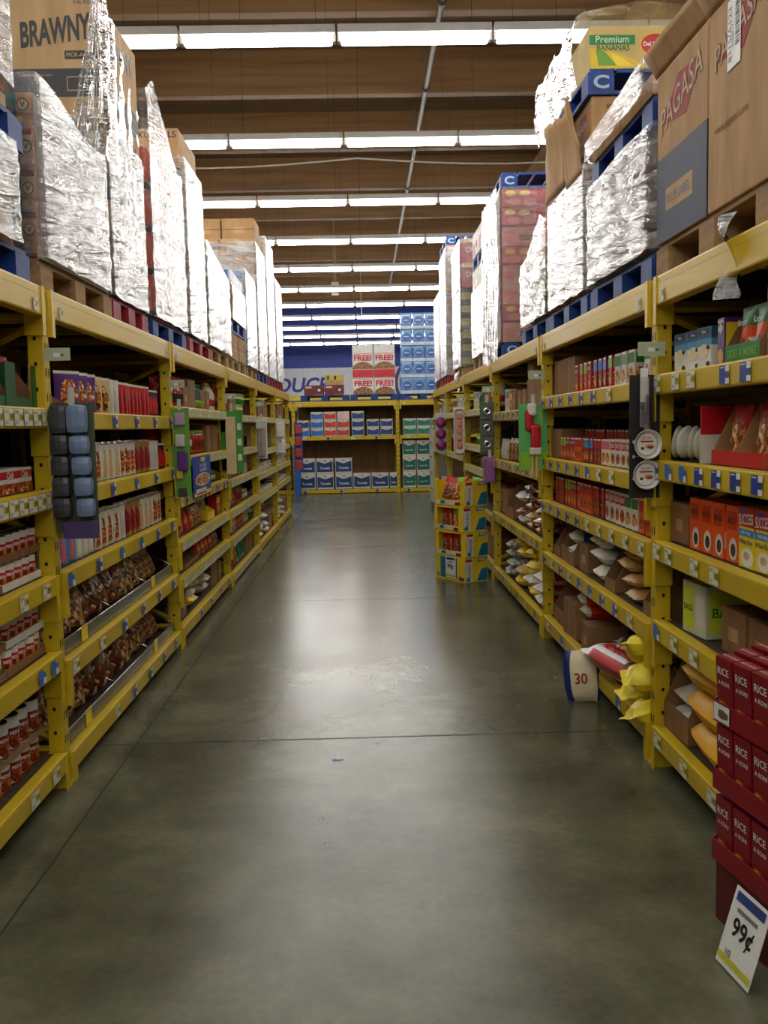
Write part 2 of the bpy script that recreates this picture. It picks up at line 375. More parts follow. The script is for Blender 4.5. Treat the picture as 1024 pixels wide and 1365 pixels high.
def t_tray(key, w, d, h, fh, m, name='open_carton', inner=None, lip=None, cut=True, posts=None, lettering=None):
    """open display carton: high back, cut down front"""
    b = B(); t = .004; inner = inner or m
    b.box(-w/2, w/2, -d/2, d/2, 0, t, m)
    b.box(-w/2, w/2, d/2-t, d/2, t, h, m)
    b.box(-w/2, w/2, -d/2, -d/2+t, t, fh, m)
    for x in (-1, 1):
        x0, x1 = (-w/2, -w/2+t) if x < 0 else (w/2-t, w/2)
        ys = -d/2+t; ye = d/2-t; cutd = d*.35
        pts = [(ys, t), (ye, t), (ye, h), (ys+cutd, h), (ys, fh)]
        A = [V3((x0, y, z)) for y, z in pts]; C = [V3((x1, y, z)) for y, z in pts]
        va = [b.bm.verts.new(p) for p in A]; vc = [b.bm.verts.new(p) for p in C]; i = b.mi(m)
        for q in (va[::-1], vc): b.bm.faces.new(q).material_index = i
        for k in range(5):
            b.bm.faces.new((va[k], va[(k+1) % 5], vc[(k+1) % 5], vc[k])).material_index = i
    if lip:
        b.frames(w, d, fh); b.rect('F', 0, 0, 1, 1, lip)
    if lettering: b.text('F', lettering, .08, .22, .92, .78, LGREEN)
    if posts:
        for x0, x1 in ((-w/2, -w/2+.055), (w/2-.055, w/2)): b.box(x0, x1, -d/2-.003, -d/2+.001, 0, h, posts)
        b.box(-w/2-.003, -w/2-.0005, -d/2, -d/2+.08, 0, h, posts)
    o = b.obj(name, link=False); reg_t(key, o, w, d, h); return o
# cans
t_can('can', .076, .09, [(.42, STEW), (.72, RED), (1, WHITE)], ('MENUDO', .46, .60, WHITE))
t_can('canb', .098, .124, [(.42, STEW), (.68, DRED), (1, WHITE)], ('MENUDO', .46, .58, WHITE))
t_can('cang', .076, .09, [(.45, GREEN), (.62, LGREEN), (1, WHITE)], ('POZOLE', .47, .58, WHITE))
t_can('cann', .075, .11, [(.5, GREEN), (.75, CREAM), (1, LGREEN)])
# cartons and boxes
t_box('club', .15, .05, .094, OFFW, [('FWE', 0, 0, 1, .42, STEW), ('FWE', .02, .6, .98, .9, RED)], texts=[('F', 'Club', .06, .62, .94, .88, WHITE, dict(bold=.02))], name='cracker_box')
t_tray('gtray', .28, .26, .165, .04, CARD3, name='display_tray', lip=DGREEN, posts=DGREEN)
t_tray('ctray', .30, .26, .19, .06, CARD3, name='display_tray')
t_tray('wtray', .40, .19, .03, .028, WHITE, name='can_tray')
t_tray('btray', .40, .19, .03, .028, CARD3, name='can_tray')
t_tray('obox', .26, .26, .24, .05, CARD3, name='open_carton')
t_tray('oboxs', .18, .24, .20, .06, CARD3, name='open_carton')
t_tray('oboxl', .36, .30, .28, .09, CARD3, name='open_carton')
t_tray('obox_g', .27, .26, .22, .06, CARD3, name='display_tray', lip=GREEN, lettering='SIDES & MORE')
t_tray('ytray', .34, .26, .12, .06, YELLOW, name='yellow_tray')
t_tray('rtray', .24, .26, .25, .06, RED, name='red_display_tray', lip=RED)
def rice_mix(key, base, band, pic, w=.062, d=.12, h=.16, top=None, txt=None):
    t_box(key, w, d, h, base, [('F', 0, .62, 1, .92, band), ('F', .08, .93, .92, .99, WHITE), ('WE', .06, .62, .94, .9, band), ('WE', .06, .1, .94, .5, pic)],
          ells=[('F', .5, .3, .4, .2, pic)], texts=[('F', txt[0], .08, .68, .92, .86, txt[1])] if txt else (), name='side_dish_box', top=top)
rice_mix('rbox', RED, DRED, FOOD, txt=('RICE', WHITE)); rice_mix('rboxg', RED, LGREEN, FOOD); rice_mix('rboxb', DRED, SKYB, FOOD); rice_mix('rboxd', DRED, RED, STEW)
rice_mix('wbox', OFFW, RED, STEW, w=.075, txt=('BEEF', WHITE)); rice_mix('pbox', CREAM, PINK, FOOD, w=.08); rice_mix('obx', ORANGE, RED, STEW, w=.07)
rice_mix('grbox', OFFW, GREEN, FOOD, w=.085); rice_mix('crbox', CREAM, CHAR, FOOD, w=.08)
t_box('pasta', .115, .05, .15, WHITE, [('FWE', 0, .72, 1, 1, mat((28, 92, 132), .4)), ('F', .12, .82, .88, .95, mat((18, 36, 60), .4)), ('FWE', 0, .55, 1, .72, mat((80, 150, 190), .4))],
      ells=[('F', .5, .42, .33, .17, CREAM), ('F', .8, .5, .12, .05, DARKBR), ('F', .8, .1, .14, .07, DARKBR)], texts=[('F', 'Pasta', .18, .85, .82, .93, WHITE)], name='pasta_box')
t_box('purple', .07, .06, .165, PURPLE, [('WE', .1, .1, .9, .9, YELLOW), ('F', .1, .9, .9, .96, OFFW)], ells=[('F', .5, .2, .42, .17, TAN)], polys=[('F', [(.5, .66), (.9, .78), (.5, .9), (.1, .78)], OFFW)], name='rice_box')
t_box('ricebox', .10, .05, .195, ORANGE, [('WE', .05, .2, .95, .5, OFFW), ('F', .1, .58, .9, .9, mat((196, 52, 12), .4))], ells=[('F', .62, .24, .33, .2, OFFW), ('F', .62, .22, .2, .12, DARKBR)],
      texts=[('F', 'RICE', .2, .66, .8, .82, BLACK)], name='rice_box')
t_box('success', .122, .05, .2, mat((240, 214, 40), .4), [('F', 0, .68, 1, 1, RED), ('F', 0, .52, 1, .64, SKYB), ('F', .1, .9, .5, .97, BLUE), ('WE', 0, .6, 1, 1, RED)],
      ells=[('F', .6, .18, .42, .16, WHITE), ('F', .55, .2, .2, .07, TAN)],
      texts=[('F', 'SUCCESS', .03, .70, .97, .88, WHITE, dict(stretch=True, skew=.06)), ('F', 'Boil-in-Bag', .1, .54, .9, .62, WHITE), ('F', 'White Rice', .06, .38, .94, .49, NAVY)], name='rice_box')
t_box('yellowpack', .20, .32, .20, mat((200, 204, 170), .4), [('FWE', .04, .1, .5, .9, mat((214, 220, 60), .4)), ('FWE', .58, .2, .92, .8, OFFW)], texts=[('FE', 'BAGS', .08, .4, .46, .6, GREEN)], name='wrapped_multipack', top=mat((214, 220, 60), .4))
t_box('carton', .28, .26, .22, CARD3, [('F', .46, 0, .5, 1, CARD)], name='brown_carton')
t_box('cartons', .20, .22, .16, CARD3, [('F', .3, .3, .7, .6, CARD)], name='brown_carton')
t_box('greenbox', .12, .07, .20, GREEN, [('F', .1, .55, .9, .9, WHITE), ('F', .1, .08, .9, .45, FOOD)], name='meal_box')
t_box('bluebox', .12, .07, .19, BLUE, [('F', .1, .55, .9, .9, OFFW), ('F', .1, .08, .9, .45, FOOD)], name='meal_box')
t_box('whitebox', .11, .07, .19, OFFW, [('F', .1, .6, .9, .9, TEAL), ('F', .15, .1, .85, .45, TAN)], name='meal_box')
t_box('redbox', .12, .08, .17, RED, [('F', .1, .55, .9, .85, YELLOW), ('F', .1, .1, .9, .45, FOOD)], name='meal_box')
# pouches
def spice(body, pic, top=OFFW, win=.32):
    def f(u, v, fr):
        if v > .9: return top
        e = ((u-.5)/win)**2+((v-.42)/.36)**2
        return pic if e < 1 and fr else body
    return f
t_pouch('p_purple', .15, .045, .185, spice(PURPLE, FOOD), name='seasoning_pouch'); t_pouch('p_tan', .14, .045, .18, spice(TAN, SNACK), name='seasoning_pouch', seed=2)
t_pouch('p_white', .12, .045, .18, spice(OFFW, LGREY), name='seasoning_pouch', seed=3); t_pouch('p_red', .10, .04, .175, spice(RED, DRED, OFFW, .2), name='seasoning_pouch', seed=4)
t_pouch('p_dark', .10, .04, .16, spice(BLACK, RED), name='seasoning_pouch', seed=5)
def bottles(a, b2, bg):
    def f(u, v, fr):
        if v > .92: return STEEL
        for c in (.28, .66):
            if abs(u-c) < (.13 if v < .5 else .07) and .1 < v < .78: return a if c < .5 else b2
        return bg
    return f
t_pouch('p_bott', .13, .05, .19, bottles(DRED, STEW, OFFW), name='sauce_pouch', seed=6); t_pouch('p_bott2', .13, .05, .19, bottles(STEW, TAN, OFFW), name='sauce_pouch', seed=7)
t_pouch('p_teal', .13, .05, .19, bottles(RED, PINK, SKYB), name='sauce_pouch', seed=8); t_pouch('p_blue', .11, .05, .19, bottles(BLUE, WHITE, OFFW), name='sauce_pouch', seed=9)
t_pouch('p_meal', .13, .05, .19, spice(OFFW, STEW, STEEL, .42), name='sauce_pouch', seed=10); t_pouch('p_sau', .13, .05, .19, spice(mat((170, 120, 60), .4), DRED, STEEL, .4), name='sauce_pouch', seed=11)
def clearbag(fill, head=TAN):
    return lambda u, v, fr: (head if (fr and v > .78) else fill)
t_pouch('snack', .16, .09, .21, clearbag(SNACK, mat((150, 96, 50), .3, coat=.6)), name='snack_bag', seed=12); t_pouch('snack2', .17, .09, .20, clearbag(SNACK2, mat((120, 60, 30), .3, coat=.6)), name='snack_bag', seed=13)
t_pouch('snack3', .15, .08, .19, clearbag(CEREAL, OFFW), name='snack_bag', seed=14)
def knorr(u, v, fr):
    if v > .62: return GREEN
    return ORANGE if v > .45 else (FOOD if abs(u-.5) < .36 else OFFW)
t_pouch('knorr', .13, .05, .18, knorr, name='pasta_side_pouch', text=('Knorr', .1, .66, .9, .78, WHITE), seed=15)
t_pouch('redpouch', .16, .07, .20, spice(RED, FOOD, RED, .36), name='red_pouch', seed=16); t_pouch('pinkpouch', .15, .08, .19, spice(PINK, RED, OFFW, .3), name='pink_pouch', seed=17)
t_pouch('whpouch', .18, .09, .22, spice(OFFW, LGREEN, OFFW, .3), name='white_pouch', seed=18); t_pouch('grpouch', .2, .10, .24, spice(OFFW, GREEN, OFFW, .46), name='green_pouch', seed=19)
t_pouch('candy', .14, .07, .20, lambda u, v, fr: LGREEN if v > .72 else (FOOD if abs(u-.5) < .4 else ORANGE), name='cookie_bag', seed=20)
t_pouch('candyr', .14, .07, .20, lambda u, v, fr: RED if v > .72 else (BEANS if abs(u-.5) < .4 else ORANGE), name='cookie_bag', seed=21)
# sacks lying down
t_sack('s_yel', .34, .26, .11, lambda u, v, f: YELLOW if (abs(u-.5) > .12 or not f) else LGREEN, name='rice_sack', seed=1)
t_sack('s_gold', .42, .32, .14, lambda u, v, f: mat((228, 168, 24), .42), name='rice_sack', seed=2, lump=.2, ends=.03)
t_sack('s_white', .34, .26, .10, lambda u, v, f: OFFW if (abs(u-.5) > .2 or not f) else RED, name='rice_sack', seed=3)
t_sack('s_blue', .30, .22, .10, lambda u, v, f: OFFW if abs(u-.5) > .25 else BLUE, name='rice_sack', seed=4)
t_sack('s_bean', .26, .20, .08, lambda u, v, f: BEANS if abs(u-.5) < .43 else TAN, name='bean_bag', seed=5)
t_sack('s_tan', .26, .20, .075, lambda u, v, f: mat((196, 152, 96), .4) if abs(u-.5) < .42 else TAN, name='bean_bag', seed=6)
t_sack('s_or', .28, .22, .09, lambda u, v, f: mat((224, 62, 16), .35, coat=.5) if abs(u-.5) < .4 else OFFW, name='orange_bag', seed=7)
t_sack('s_grey', .30, .24, .09, lambda u, v, f: LGREY if (u*7+v*3) % 1 < .7 else GREY, name='sugar_bag', seed=8)
t_sack('s_cream', .32, .24, .10, lambda u, v, f: CREAM if abs(u-.5) < .3 else OFFW, name='flour_bag', seed=9)
t_sack('s_pink', .24, .18, .08, lambda u, v, f: PINK if abs(u-.5) < .2 else OFFW, name='pink_bag', seed=10)
t_sack('s_red', .24, .18, .08, lambda u, v, f: RED if abs(u-.5) < .35 else OFFW, name='red_bag', seed=11)
t_sack('s_purp', .58, .34, .12, lambda u, v, f: mat((64, 40, 92), .4) if abs(u-.5) < .36 else OFFW, name='rice_sack', seed=12)
t_sack('s_big', .55, .36, .15, lambda u, v, f: (mat((182, 26, 34), .4) if (v*5) % 1 < .28 else WHITE) if .2 < u < .8 else (WHITE if u < .5 else mat((110, 40, 60), .4)), name='rice_sack', seed=13, text=('Mahatma', .24, .14, .78, .36, RED))
t_sack('s_30', .27, .19, .09, lambda u, v, f: (mat((28, 52, 120), .4) if v < .2 or v > .9 else CREAM), name='rice_sack', seed=14, text=('30', .40, .34, .62, .68, mat((160, 60, 30), .4)), across=True)
t_sack('s_twist', .25, .15, .10, lambda u, v, f: mat((238, 216, 40), .38), name='yellow_bag', seed=15, ends=.26, lump=.4)
# bottles and jars
HOT = mat((170, 22, 16), .2, coat=.6, var=.05); GLASSG = mat((30, 70, 30), .2, coat=.6)
t_bottle('sauce', [(.036, 0, HOT), (.04, .01, HOT), (.04, .11, HOT), (.03, .14, HOT), (.014, .17, HOT), (.013, .19, HOT)], [(.016, .186, RED), (.016, .215, RED), (.012, .22, RED)], [(.0408, .03, BLACK), (.0408, .10, YELLOW), (.0405, .101, YELLOW)], 'sauce_bottle')
t_bottle('jug', [(.06, 0, HOT), (.075, .02, HOT), (.08, .1, HOT), (.07, .15, HOT), (.04, .2, HOT), (.025, .22, HOT)], [(.028, .218, RED), (.028, .25, RED), (.02, .252, RED)], [(.0806, .06, OFFW), (.0806, .11, RED), (.08, .111, RED)], 'sauce_jug')
t_bottle('jar', [(.05, 0, HOT), (.055, .01, HOT), (.055, .14, HOT), (.048, .155, HOT)], [(.05, .154, LGREEN), (.05, .178, LGREEN), (.045, .18, LGREEN)], [(.0556, .03, DRED), (.0556, .11, DRED), (.055, .112, DRED)], 'sauce_jar')
t_bottle('gbot', [(.03, 0, GLASSG), (.035, .01, GLASSG), (.035, .11, GLASSG), (.014, .16, GLASSG), (.013, .18, GLASSG)], [(.015, .178, GREEN), (.015, .2, GREEN), (.012, .202, GREEN)], [(.0356, .02, LGREEN), (.0356, .07, LGREEN), (.035, .072, LGREEN)], 'sauce_bottle')
t_bottle('wjug', [(.055, 0, OFFW), (.065, .015, OFFW), (.065, .13, OFFW), (.05, .18, OFFW), (.022, .22, OFFW)], [(.024, .218, YELLOW), (.024, .245, YELLOW), (.018, .247, YELLOW)], [(.0656, .04, RED), (.0656, .1, OFFW), (.065, .102, OFFW)], 'bottle')
t_bottle('ptub', [(.05, 0, OFFW), (.06, .01, OFFW), (.06, .12, OFFW), (.058, .13, OFFW)], [(.063, .128, PURPLE), (.063, .15, PURPLE), (.058, .152, PURPLE)], [(.0606, .03, mat((180, 200, 60), .4)), (.0606, .1, mat((180, 200, 60), .4)), (.06, .102, OFFW)], 'tub')
t_bottle('gjar', [(.034, 0, GLASSG), (.04, .01, GLASSG), (.04, .09, GLASSG), (.034, .1, GLASSG)], [(.036, .1, LGREEN), (.036, .118, LGREEN), (.03, .12, LGREEN)], [(.0406, .02, OFFW), (.0406, .07, LGREEN), (.04, .072, OFFW)], 'pickle_jar')
# ------------------------------------------------------------------ the building
YW, YB, XW, ZD = 38.8, -10.0, 9.0, 6.6
def concrete():
    m, nt, bs = nt_new('polished_concrete'); N = nt.nodes; L = nt.links
    tc = N.new('ShaderNodeTexCoord')
    def nz(sc, det, rough=.55, dist=0.):
        t = N.new('ShaderNodeTexNoise'); t.inputs['Scale'].default_value = sc; t.inputs['Detail'].default_value = det; t.inputs['Roughness'].default_value = rough
        t.inputs['Distortion'].default_value = dist
        L.new(tc.outputs['Object'], t.inputs['Vector']); return t.outputs[0]
    a = nz(1.7, 6, .58, .15); r = N.new('ShaderNodeValToRGB'); e = r.color_ramp.elements; e.new(.5)
    for x, (p, c) in zip(e, ((.28, (62, 62, 46)), (.5, (90, 90, 70)), (.74, (118, 118, 94)))): x.position = p; x.color = (*lin(c), 1)
    L.new(a, r.inputs[0])
    b = nz(38, 4); mr = N.new('ShaderNodeMapRange'); mr.inputs[1].default_value = .3; mr.inputs[2].default_value = .7; mr.inputs[3].default_value = .9; mr.inputs[4].default_value = 1.1
    L.new(b, mr.inputs[0]); mx = N.new('ShaderNodeVectorMath'); mx.operation = 'SCALE'; L.new(r.outputs[0], mx.inputs[0]); L.new(mr.outputs[0], mx.inputs['Scale'])
    # saw-cut joints in the slab: one along the aisle, one across every 3.6 m
    sp = N.new('ShaderNodeSeparateXYZ'); L.new(tc.outputs['Object'], sp.inputs[0])
    def mth(op, x, y=None, v=None):
        n = N.new('ShaderNodeMath'); n.operation = op; L.new(x, n.inputs[0])
        if y is not None: L.new(y, n.inputs[1])
        if v is not None: n.inputs[1].default_value = v
        return n.outputs[0]
    wob = mth('MULTIPLY', mth('SUBTRACT', nz(3, 3), v=.5), v=.012)
    jx = mth('LESS_THAN', mth('ABSOLUTE', mth('ADD', mth('ADD', sp.outputs[0], v=1.095), wob)), v=.0038)
    yy = mth('ADD', mth('ADD', sp.outputs[1], v=-4.335), wob)
    jy = mth('LESS_THAN', mth('ABSOLUTE', mth('SUBTRACT', mth('FRACT', mth('ADD', mth('MULTIPLY', yy, v=1/3.58), v=.5)), v=.5)), v=.0018)
    j = mth('MAXIMUM', jx, jy)
    mc = N.new('ShaderNodeMix'); mc.data_type = 'RGBA'; L.new(j, mc.inputs[0]); L.new(mx.outputs[0], mc.inputs[6]); mc.inputs[7].default_value = (*lin((30, 30, 22)), 1)
    L.new(mc.outputs[2], bs.inputs['Base Color'])
    c = nz(1.6, 2, .5); m2 = N.new('ShaderNodeMapRange'); m2.inputs[1].default_value = .3; m2.inputs[2].default_value = .72; m2.inputs[3].default_value = .215; m2.inputs[4].default_value = .27
    L.new(c, m2.inputs[0]); m3 = mth('MAXIMUM', m2.outputs[0], mth('MULTIPLY', j, v=.9)); L.new(m3, bs.inputs['Roughness'])
    bs.inputs['Specular IOR Level'].default_value = .5
    return m
b = B(); b.box(-XW, XW, YB, YW, -.1, 0, concrete()); struct(b.obj('floor'))
DWOOD = ramp_mat('roof_deck_wood', [(.3, (100, 80, 58)), (.7, (122, 99, 74))], 3, .75, (.3, 4, 1))
GLUL = ramp_mat('glulam_beam_wood', [(.25, (122, 88, 50)), (.5, (144, 107, 64)), (.8, (158, 120, 76))], 2.5, .6, (.25, 1, 5))
b = B(); b.box(-XW, XW, YB, YW+.2, ZD, ZD+.15, DWOOD); struct(b.obj('ceiling'))
for k in range(-7, 11):
    y = 10.85+2.59*k
    b = B(); b.box(-XW, XW, y, y+.17, 6.0, ZD, GLUL, bev=.008); struct(b.obj('ceiling_beam'))
b = B(); b.box(3.05, 3.35, YB, YW, 5.55, 5.99, GLUL, bev=.01); struct(b.obj('girder_beam'))
GREYW = mat((176, 172, 160), .7)
b = B(); b.box(-XW-.15, -XW, YB, YW, 0, ZD, GREYW); struct(b.obj('wall_left'))
b = B(); b.box(XW, XW+.15, YB, YW, 0, ZD, GREYW); struct(b.obj('wall_right'))
b = B(); b.box(-XW, XW, YB-.15, YB, 0, ZD, GREYW); struct(b.obj('wall_front'))
WBL = ramp_mat('blue_wall_paint', [(.3, (26, 54, 158)), (.7, (34, 64, 176))], 2, .5, (.3, 1, 6))
b = B(); b.box(-XW, XW, YW, YW+.15, 0, ZD, WBL)
b.box(-XW, XW, YW-.012, YW, 2.76, 3.86, mat((226, 228, 236), .5)); b.box(-XW, XW, YW-.012, YW, 2.56, 2.76, mat((236, 214, 60), .5))
for z in (4.2, 4.6, 5.0, 5.4, 5.8): b.box(-XW, XW, YW-.006, YW, z, z+.02, mat((18, 38, 116), .5))
struct(b.obj('wall_back'))
# painted lettering and the round emblem on the far wall
b = B(); b.fr = {'F': (V3((-4.62, YW-.014, 2.78)), V3((5.0, 0, 0)), V3((0, 0, 1.0)), V3((0, -1, 0)))}
LETB = mat((52, 62, 160), .5)
vs, fs, tw, th = text_geo('PRODUCE', .03); sc = .60/th
# letter U of the sign starts at x = -2.95
u0 = text_geo('PROD', .03)[2]*sc
O = V3((-2.84-u0-.10, YW-.016, 2.89)); vv = [b.bm.verts.new(O+V3((x*sc+.18*y*sc, 0, y*sc))) for x, y in vs]; i = b.mi(LETB)
for f in fs: b.bm.faces.new([vv[k] for k in f]).material_index = i
o = b.obj('wall_lettering'); reg(o, 'large blue painted letters on the white band of the far wall', '', 'sign')
b = B(); b.fr = {'F': (V3((1.3, YW-.014, 2.1)), V3((2.2, 0, 0)), V3((0, 0, 2.2)), V3((0, -1, 0)))}
for r, m, l in ((.5, mat((30, 50, 140), .5), .002), (.44, OFFW, .004), (.40, mat((40, 70, 170), .5), .006), (.33, YELLOW, .008)): b.ell('F', .5, .5, r, r, m, lift=l, n=48)
o = b.obj('wall_emblem'); reg(o, 'round blue and yellow emblem on the white band of the far wall', '', 'sign')
# ceiling services
PIPE = mat((120, 116, 108), .45, .6)
b = B(); b.tube([(.93, y, 5.9) for y in (YB, 10, 24, YW)], .035, PIPE); o = b.obj('ceiling_pipe'); reg(o, 'long grey sprinkler pipe running along the aisle under the ceiling beams', '', 'pipe')
for k in range(4):
    c = B(); y = 10.4+2.59*k
    c.tube([(0, -.06, 0), (0, .06, 0)], .05, mat((70, 66, 60), .5)); c.box(-.012, .012, -.02, .02, .03, .62, PIPE); q = c.obj('pipe_coupling', o, loc=(.93, y, 5.9))
CABL = mat((206, 200, 186), .6)
b = B(); n = 16
b.tube([(-4+8*t/n, 13.1, 5.05-.10*math.sin(PI*((t*2/n) % 1))) for t in range(n+1)], .012, CABL); o = b.obj('ceiling_cable'); reg(o, 'thin pale cable sagging across the aisle below the ceiling beams', '', 'cable')
b = B(); b.box(-.035, .035, -.035, .035, .28, 1.9, mat((150, 120, 84), .6)); o = b.obj('hanging_camera'); o.location = (-.62, 23.7, 4.7)
c = B(); c.box(-.09, .09, -.12, .12, 0, .3, OFFW, bev=.02); c.obj('camera_housing', o); reg(o, 'small pale camera box hanging on a post from the ceiling', '', 'camera')
b = B(); b.tube([(0, 0, 0), (0, 0, 2.1)], .012, OFFW, 6); o = b.obj('hanging_wire'); o.location = (.02, 27.0, 3.9+.6); reg(o, 'thin white wire hanging straight down from the ceiling', '', 'wire')
# ------------------------------------------------------------------ fluorescent strip lights
LAMP = 20.0
TUBE = bpy.data.materials.new('lit_fluorescent_tube'); TUBE.use_nodes = True
bs = TUBE.node_tree.nodes['Principled BSDF']; bs.inputs['Emission Color'].default_value = (1, .97, .92, 1); bs.inputs['Emission Strength'].default_value = LAMP
FIXT = mat((214, 212, 206), .4)
fx = empty('ceiling_light', link=False)
b = B(); b.box(-.60, .60, -.065, .065, .045, .11, FIXT, bev=.006); b.obj('housing', fx, link=False)
b = B(); b.box(-.575, .575, -.05, .05, -.02, .044, TUBE, bev=.018); b.obj('tube', fx, link=False)
for x in (-.59, .59):
    b = B(); b.box(x-.014, x+.014, -.03, .03, -.012, .045, mat((150, 146, 138), .5)); b.obj('socket', fx, link=False)
for x in (-.45, .45):
    b = B(); b.tube([(x, 0, .11), (x, 0, 1.53)], .002, CHAR, 5); b.obj('hanger', fx, link=False)
TEMPL.append(fx)
ROWN = {}
for k in range(-6, 11):
    y = 7.7+2.7*k
    xs = range(-2, 4) if k >= 0 else range(-2, 4)
    for j in xs:
        o = copy_tree(fx); o.location = (-1.36+.61+1.22*j, y, 4.455)
        row = f'{ORD[k]} ceiling row in view' if k >= 0 else f'{ORD[-k-1]} overhead row before the view'
        reg(o, 'white fluorescent strip light', row, 'ceiling light', 'strip lights in rows under the ceiling', j, 'from the left')
# ------------------------------------------------------------------ yellow pallet rack bays
def tag_mesh(kind):
    b = B(); b.frames(.085, .002, .06)
    TB = mat((20, 60, 150), .4); TBL = mat((34, 104, 190), .4)
    if kind == 'blue':
        b.rect('F', 0, 0, .62, 1, TB); b.rect('F', .62, .0, 1, .3, WHITE); b.rect('F', .62, .3, .95, .66, TB); b.rect('F', .62, .66, 1, 1, WHITE); b.rect('F', .08, .86, .5, .92, WHITE, .0014)
    elif kind == 'sky':
        b.rect('F', 0, .15, .62, 1, TBL); b.rect('F', .15, 0, .55, .15, TBL); b.rect('F', .62, .0, 1, .4, WHITE); b.rect('F', .62, .4, .95, .75, TBL)
    else:
        b.rect('F', 0, 0, 1, 1, mat((226, 224, 204), .5)); b.rect('F', .5, .3, 1, .75, mat((206, 200, 60), .5), .0014); b.text('F', '1.58' if kind == 'white' else '.99', .55, .34, .96, .7, BLACK, lift=.002)
        for z in (.84, .74): b.rect('F', .06, z, .5, z+.05, GREY, .0014)
        b.rect('F', .06, .1, .4, .3, LGREY, .0014)
    return b.mesh('price_tag')
TAGS = {k: tag_mesh(k) for k in ('blue', 'sky', 'white', 'wh2')}
def strip_mesh(L):
    b = B(); b.frames(L, .002, .066); n = int(L/.085)
    for k in range(n):
        m = mat((222, 220, 190), .5) if (k*7) % 5 else mat((236, 234, 214), .5)
        b.rect('F', k/n+.004, .05, (k+.93)/n, .95, m); b.rect('F', (k+.5)/n, .35, (k+.9)/n, .75, mat((206, 200, 70), .5), .0014)
        b.rect('F', (k+.08)/n, .72, (k+.42)/n, .8, GREY, .0014)
    return b.mesh('price_strip')
def rack(s, y0, y1, levels, label, tags, far_post=False, cross=None, depth=1.04, zt=2.03, back=None):
    XF = XL if s < 0 else XR
    r = empty('pallet_rack', (s*XF, y0, 0)); L = y1-y0
    reg(r, label, '', 'shelf rack', 'yellow pallet rack bays along the aisle')
    def bx(b, x0, x1, ya, yb, z0, z1, m, bev=0): b.box(s*x0, s*x1, ya, yb, z0, z1, m, bev=bev)
    def post(y, x, nm, detail=True):
        b = B(); bx(b, x, x+.062, y-.036, y+.036, 0, zt, YEL, .004)
        bx(b, x-.015, x+.09, y-.037, y+.037, 0, .008, YEL)
        if detail:
            n = int(zt/.1)
            for k in range(n):
                z = .08+.1*k
                for dy in (-.014, .014):
                    X = s*(x-.0008); q = [V3((X, y+dy-.005, z)), V3((X, y+dy+.005, z)), V3((X, y+dy+.005, z+.034)), V3((X, y+dy-.005, z+.034))]
                    b.poly(q if s > 0 else q, HOLE)
                Y = y-.0368; b.poly([V3((s*(x+.032)+.007*math.cos(a*PI/4), Y, z+.05+.009*math.sin(a*PI/4))) for a in range(8)], HOLE)
        return b.obj(nm, r)
    for yy in ([0, L] if far_post else [0]):
        post(yy, 0, 'post'); post(yy, depth-.06, 'post', False)
        b = B(); z = .2; fl = 1
        while z < zt-.45:
            x0, x1 = (.06, depth-.06) if fl > 0 else (depth-.06, .06)
            P = [V3((s*x0, yy, z)), V3((s*x1, yy, z+.42))]; b.tube(P, .018, YEL, 4, False); z += .42; fl = -fl
        for z in (.15, zt-.12): b.tube([V3((s*.06, yy, z)), V3((s*(depth-.06), yy, z))], .018, YEL, 4, False)
        b.obj('brace', r)
    for n, zl in enumerate([zt]+levels):
        hb = .115 if n == 0 else .08
        m = YEL_LIT if n == 0 else YEL
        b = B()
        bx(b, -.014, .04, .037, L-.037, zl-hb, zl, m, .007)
        bx(b, -.0145, -.0135, .04, L-.04, zl-hb*.30, zl-hb*.26, YEL)
        for ya, yb in ((.038, .050), (L-.050, L-.038)):
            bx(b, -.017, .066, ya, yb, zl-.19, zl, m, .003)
        for ya, yb in ((.038, .074), (L-.074, L-.038)):
            bx(b, -.018, -.0142, ya, yb, zl-.19, zl, m)
        bm_ = b.obj('shelf_beam', r)
        b = B(); bx(b, depth-.04, depth, .037, L-.037, zl-hb, zl, YEL); b.obj('rear_beam', r)
        b = B(); bx(b, .041, depth-.041, .04, L-.04, zl-.022, zl-.002, DECK)
        for k in (1, 2, 3): bx(b, .041, depth-.041, L*k/4-.03, L*k/4+.03, zl-.06, zl-.0225, YEL)
        b.obj('deck', r)
        if n and n-1 < len(tags):
            spec = tags[n-1]
            if spec == 'strip':
                k = f'{L:.2f}'
                if k not in TAGS: TAGS[k] = strip_mesh(L-.2)
                t = bpy.data.objects.new('price_strip', TAGS[k]); COL.objects.link(t); t.parent = bm_
                t.location = (-s*.0165, L/2, zl-hb+.008); t.rotation_euler = (0, 0, -s*PI/2)
            else:
                for kind, yy in spec:
                    t = bpy.data.objects.new('price_tag', TAGS[kind]); COL.objects.link(t); t.parent = bm_
                    t.location = (-s*.0165, yy*L, zl-hb+.010); t.rotation_euler = (0, 0, -s*PI/2)
        elif n == 0:
            for yy in (.06, L-.05):
                t = bpy.data.objects.new('price_tag', TAGS['wh2']); COL.objects.link(t); t.parent = bm_; t.scale = (.5, 1, .8)
                t.location = (-s*.0165, yy+(.1 if yy < 1 else -.1), zl-hb+.012); t.rotation_euler = (0, 0, -s*PI/2)
    b = B(); bx(b, depth+.004, depth+.012, -.03, L-.04, 0.02, zt-.02, back or LBLOCK); b.obj('light_block_panel', r)  # added panel behind the shelves, blocks light to keep their insides dark
    return r
def tg(kinds, a, b_, n): return [(kinds[k % len(kinds)], a+(b_-a)*k/max(1, n-1)) for k in range(n)]
YLS = [1.41, 3.85, 6.29, 8.73, 11.17, 13.61, 16.05]
YRS = [1.46, 3.90, 6.34, 8.78, 11.22, 13.66, 16.10]
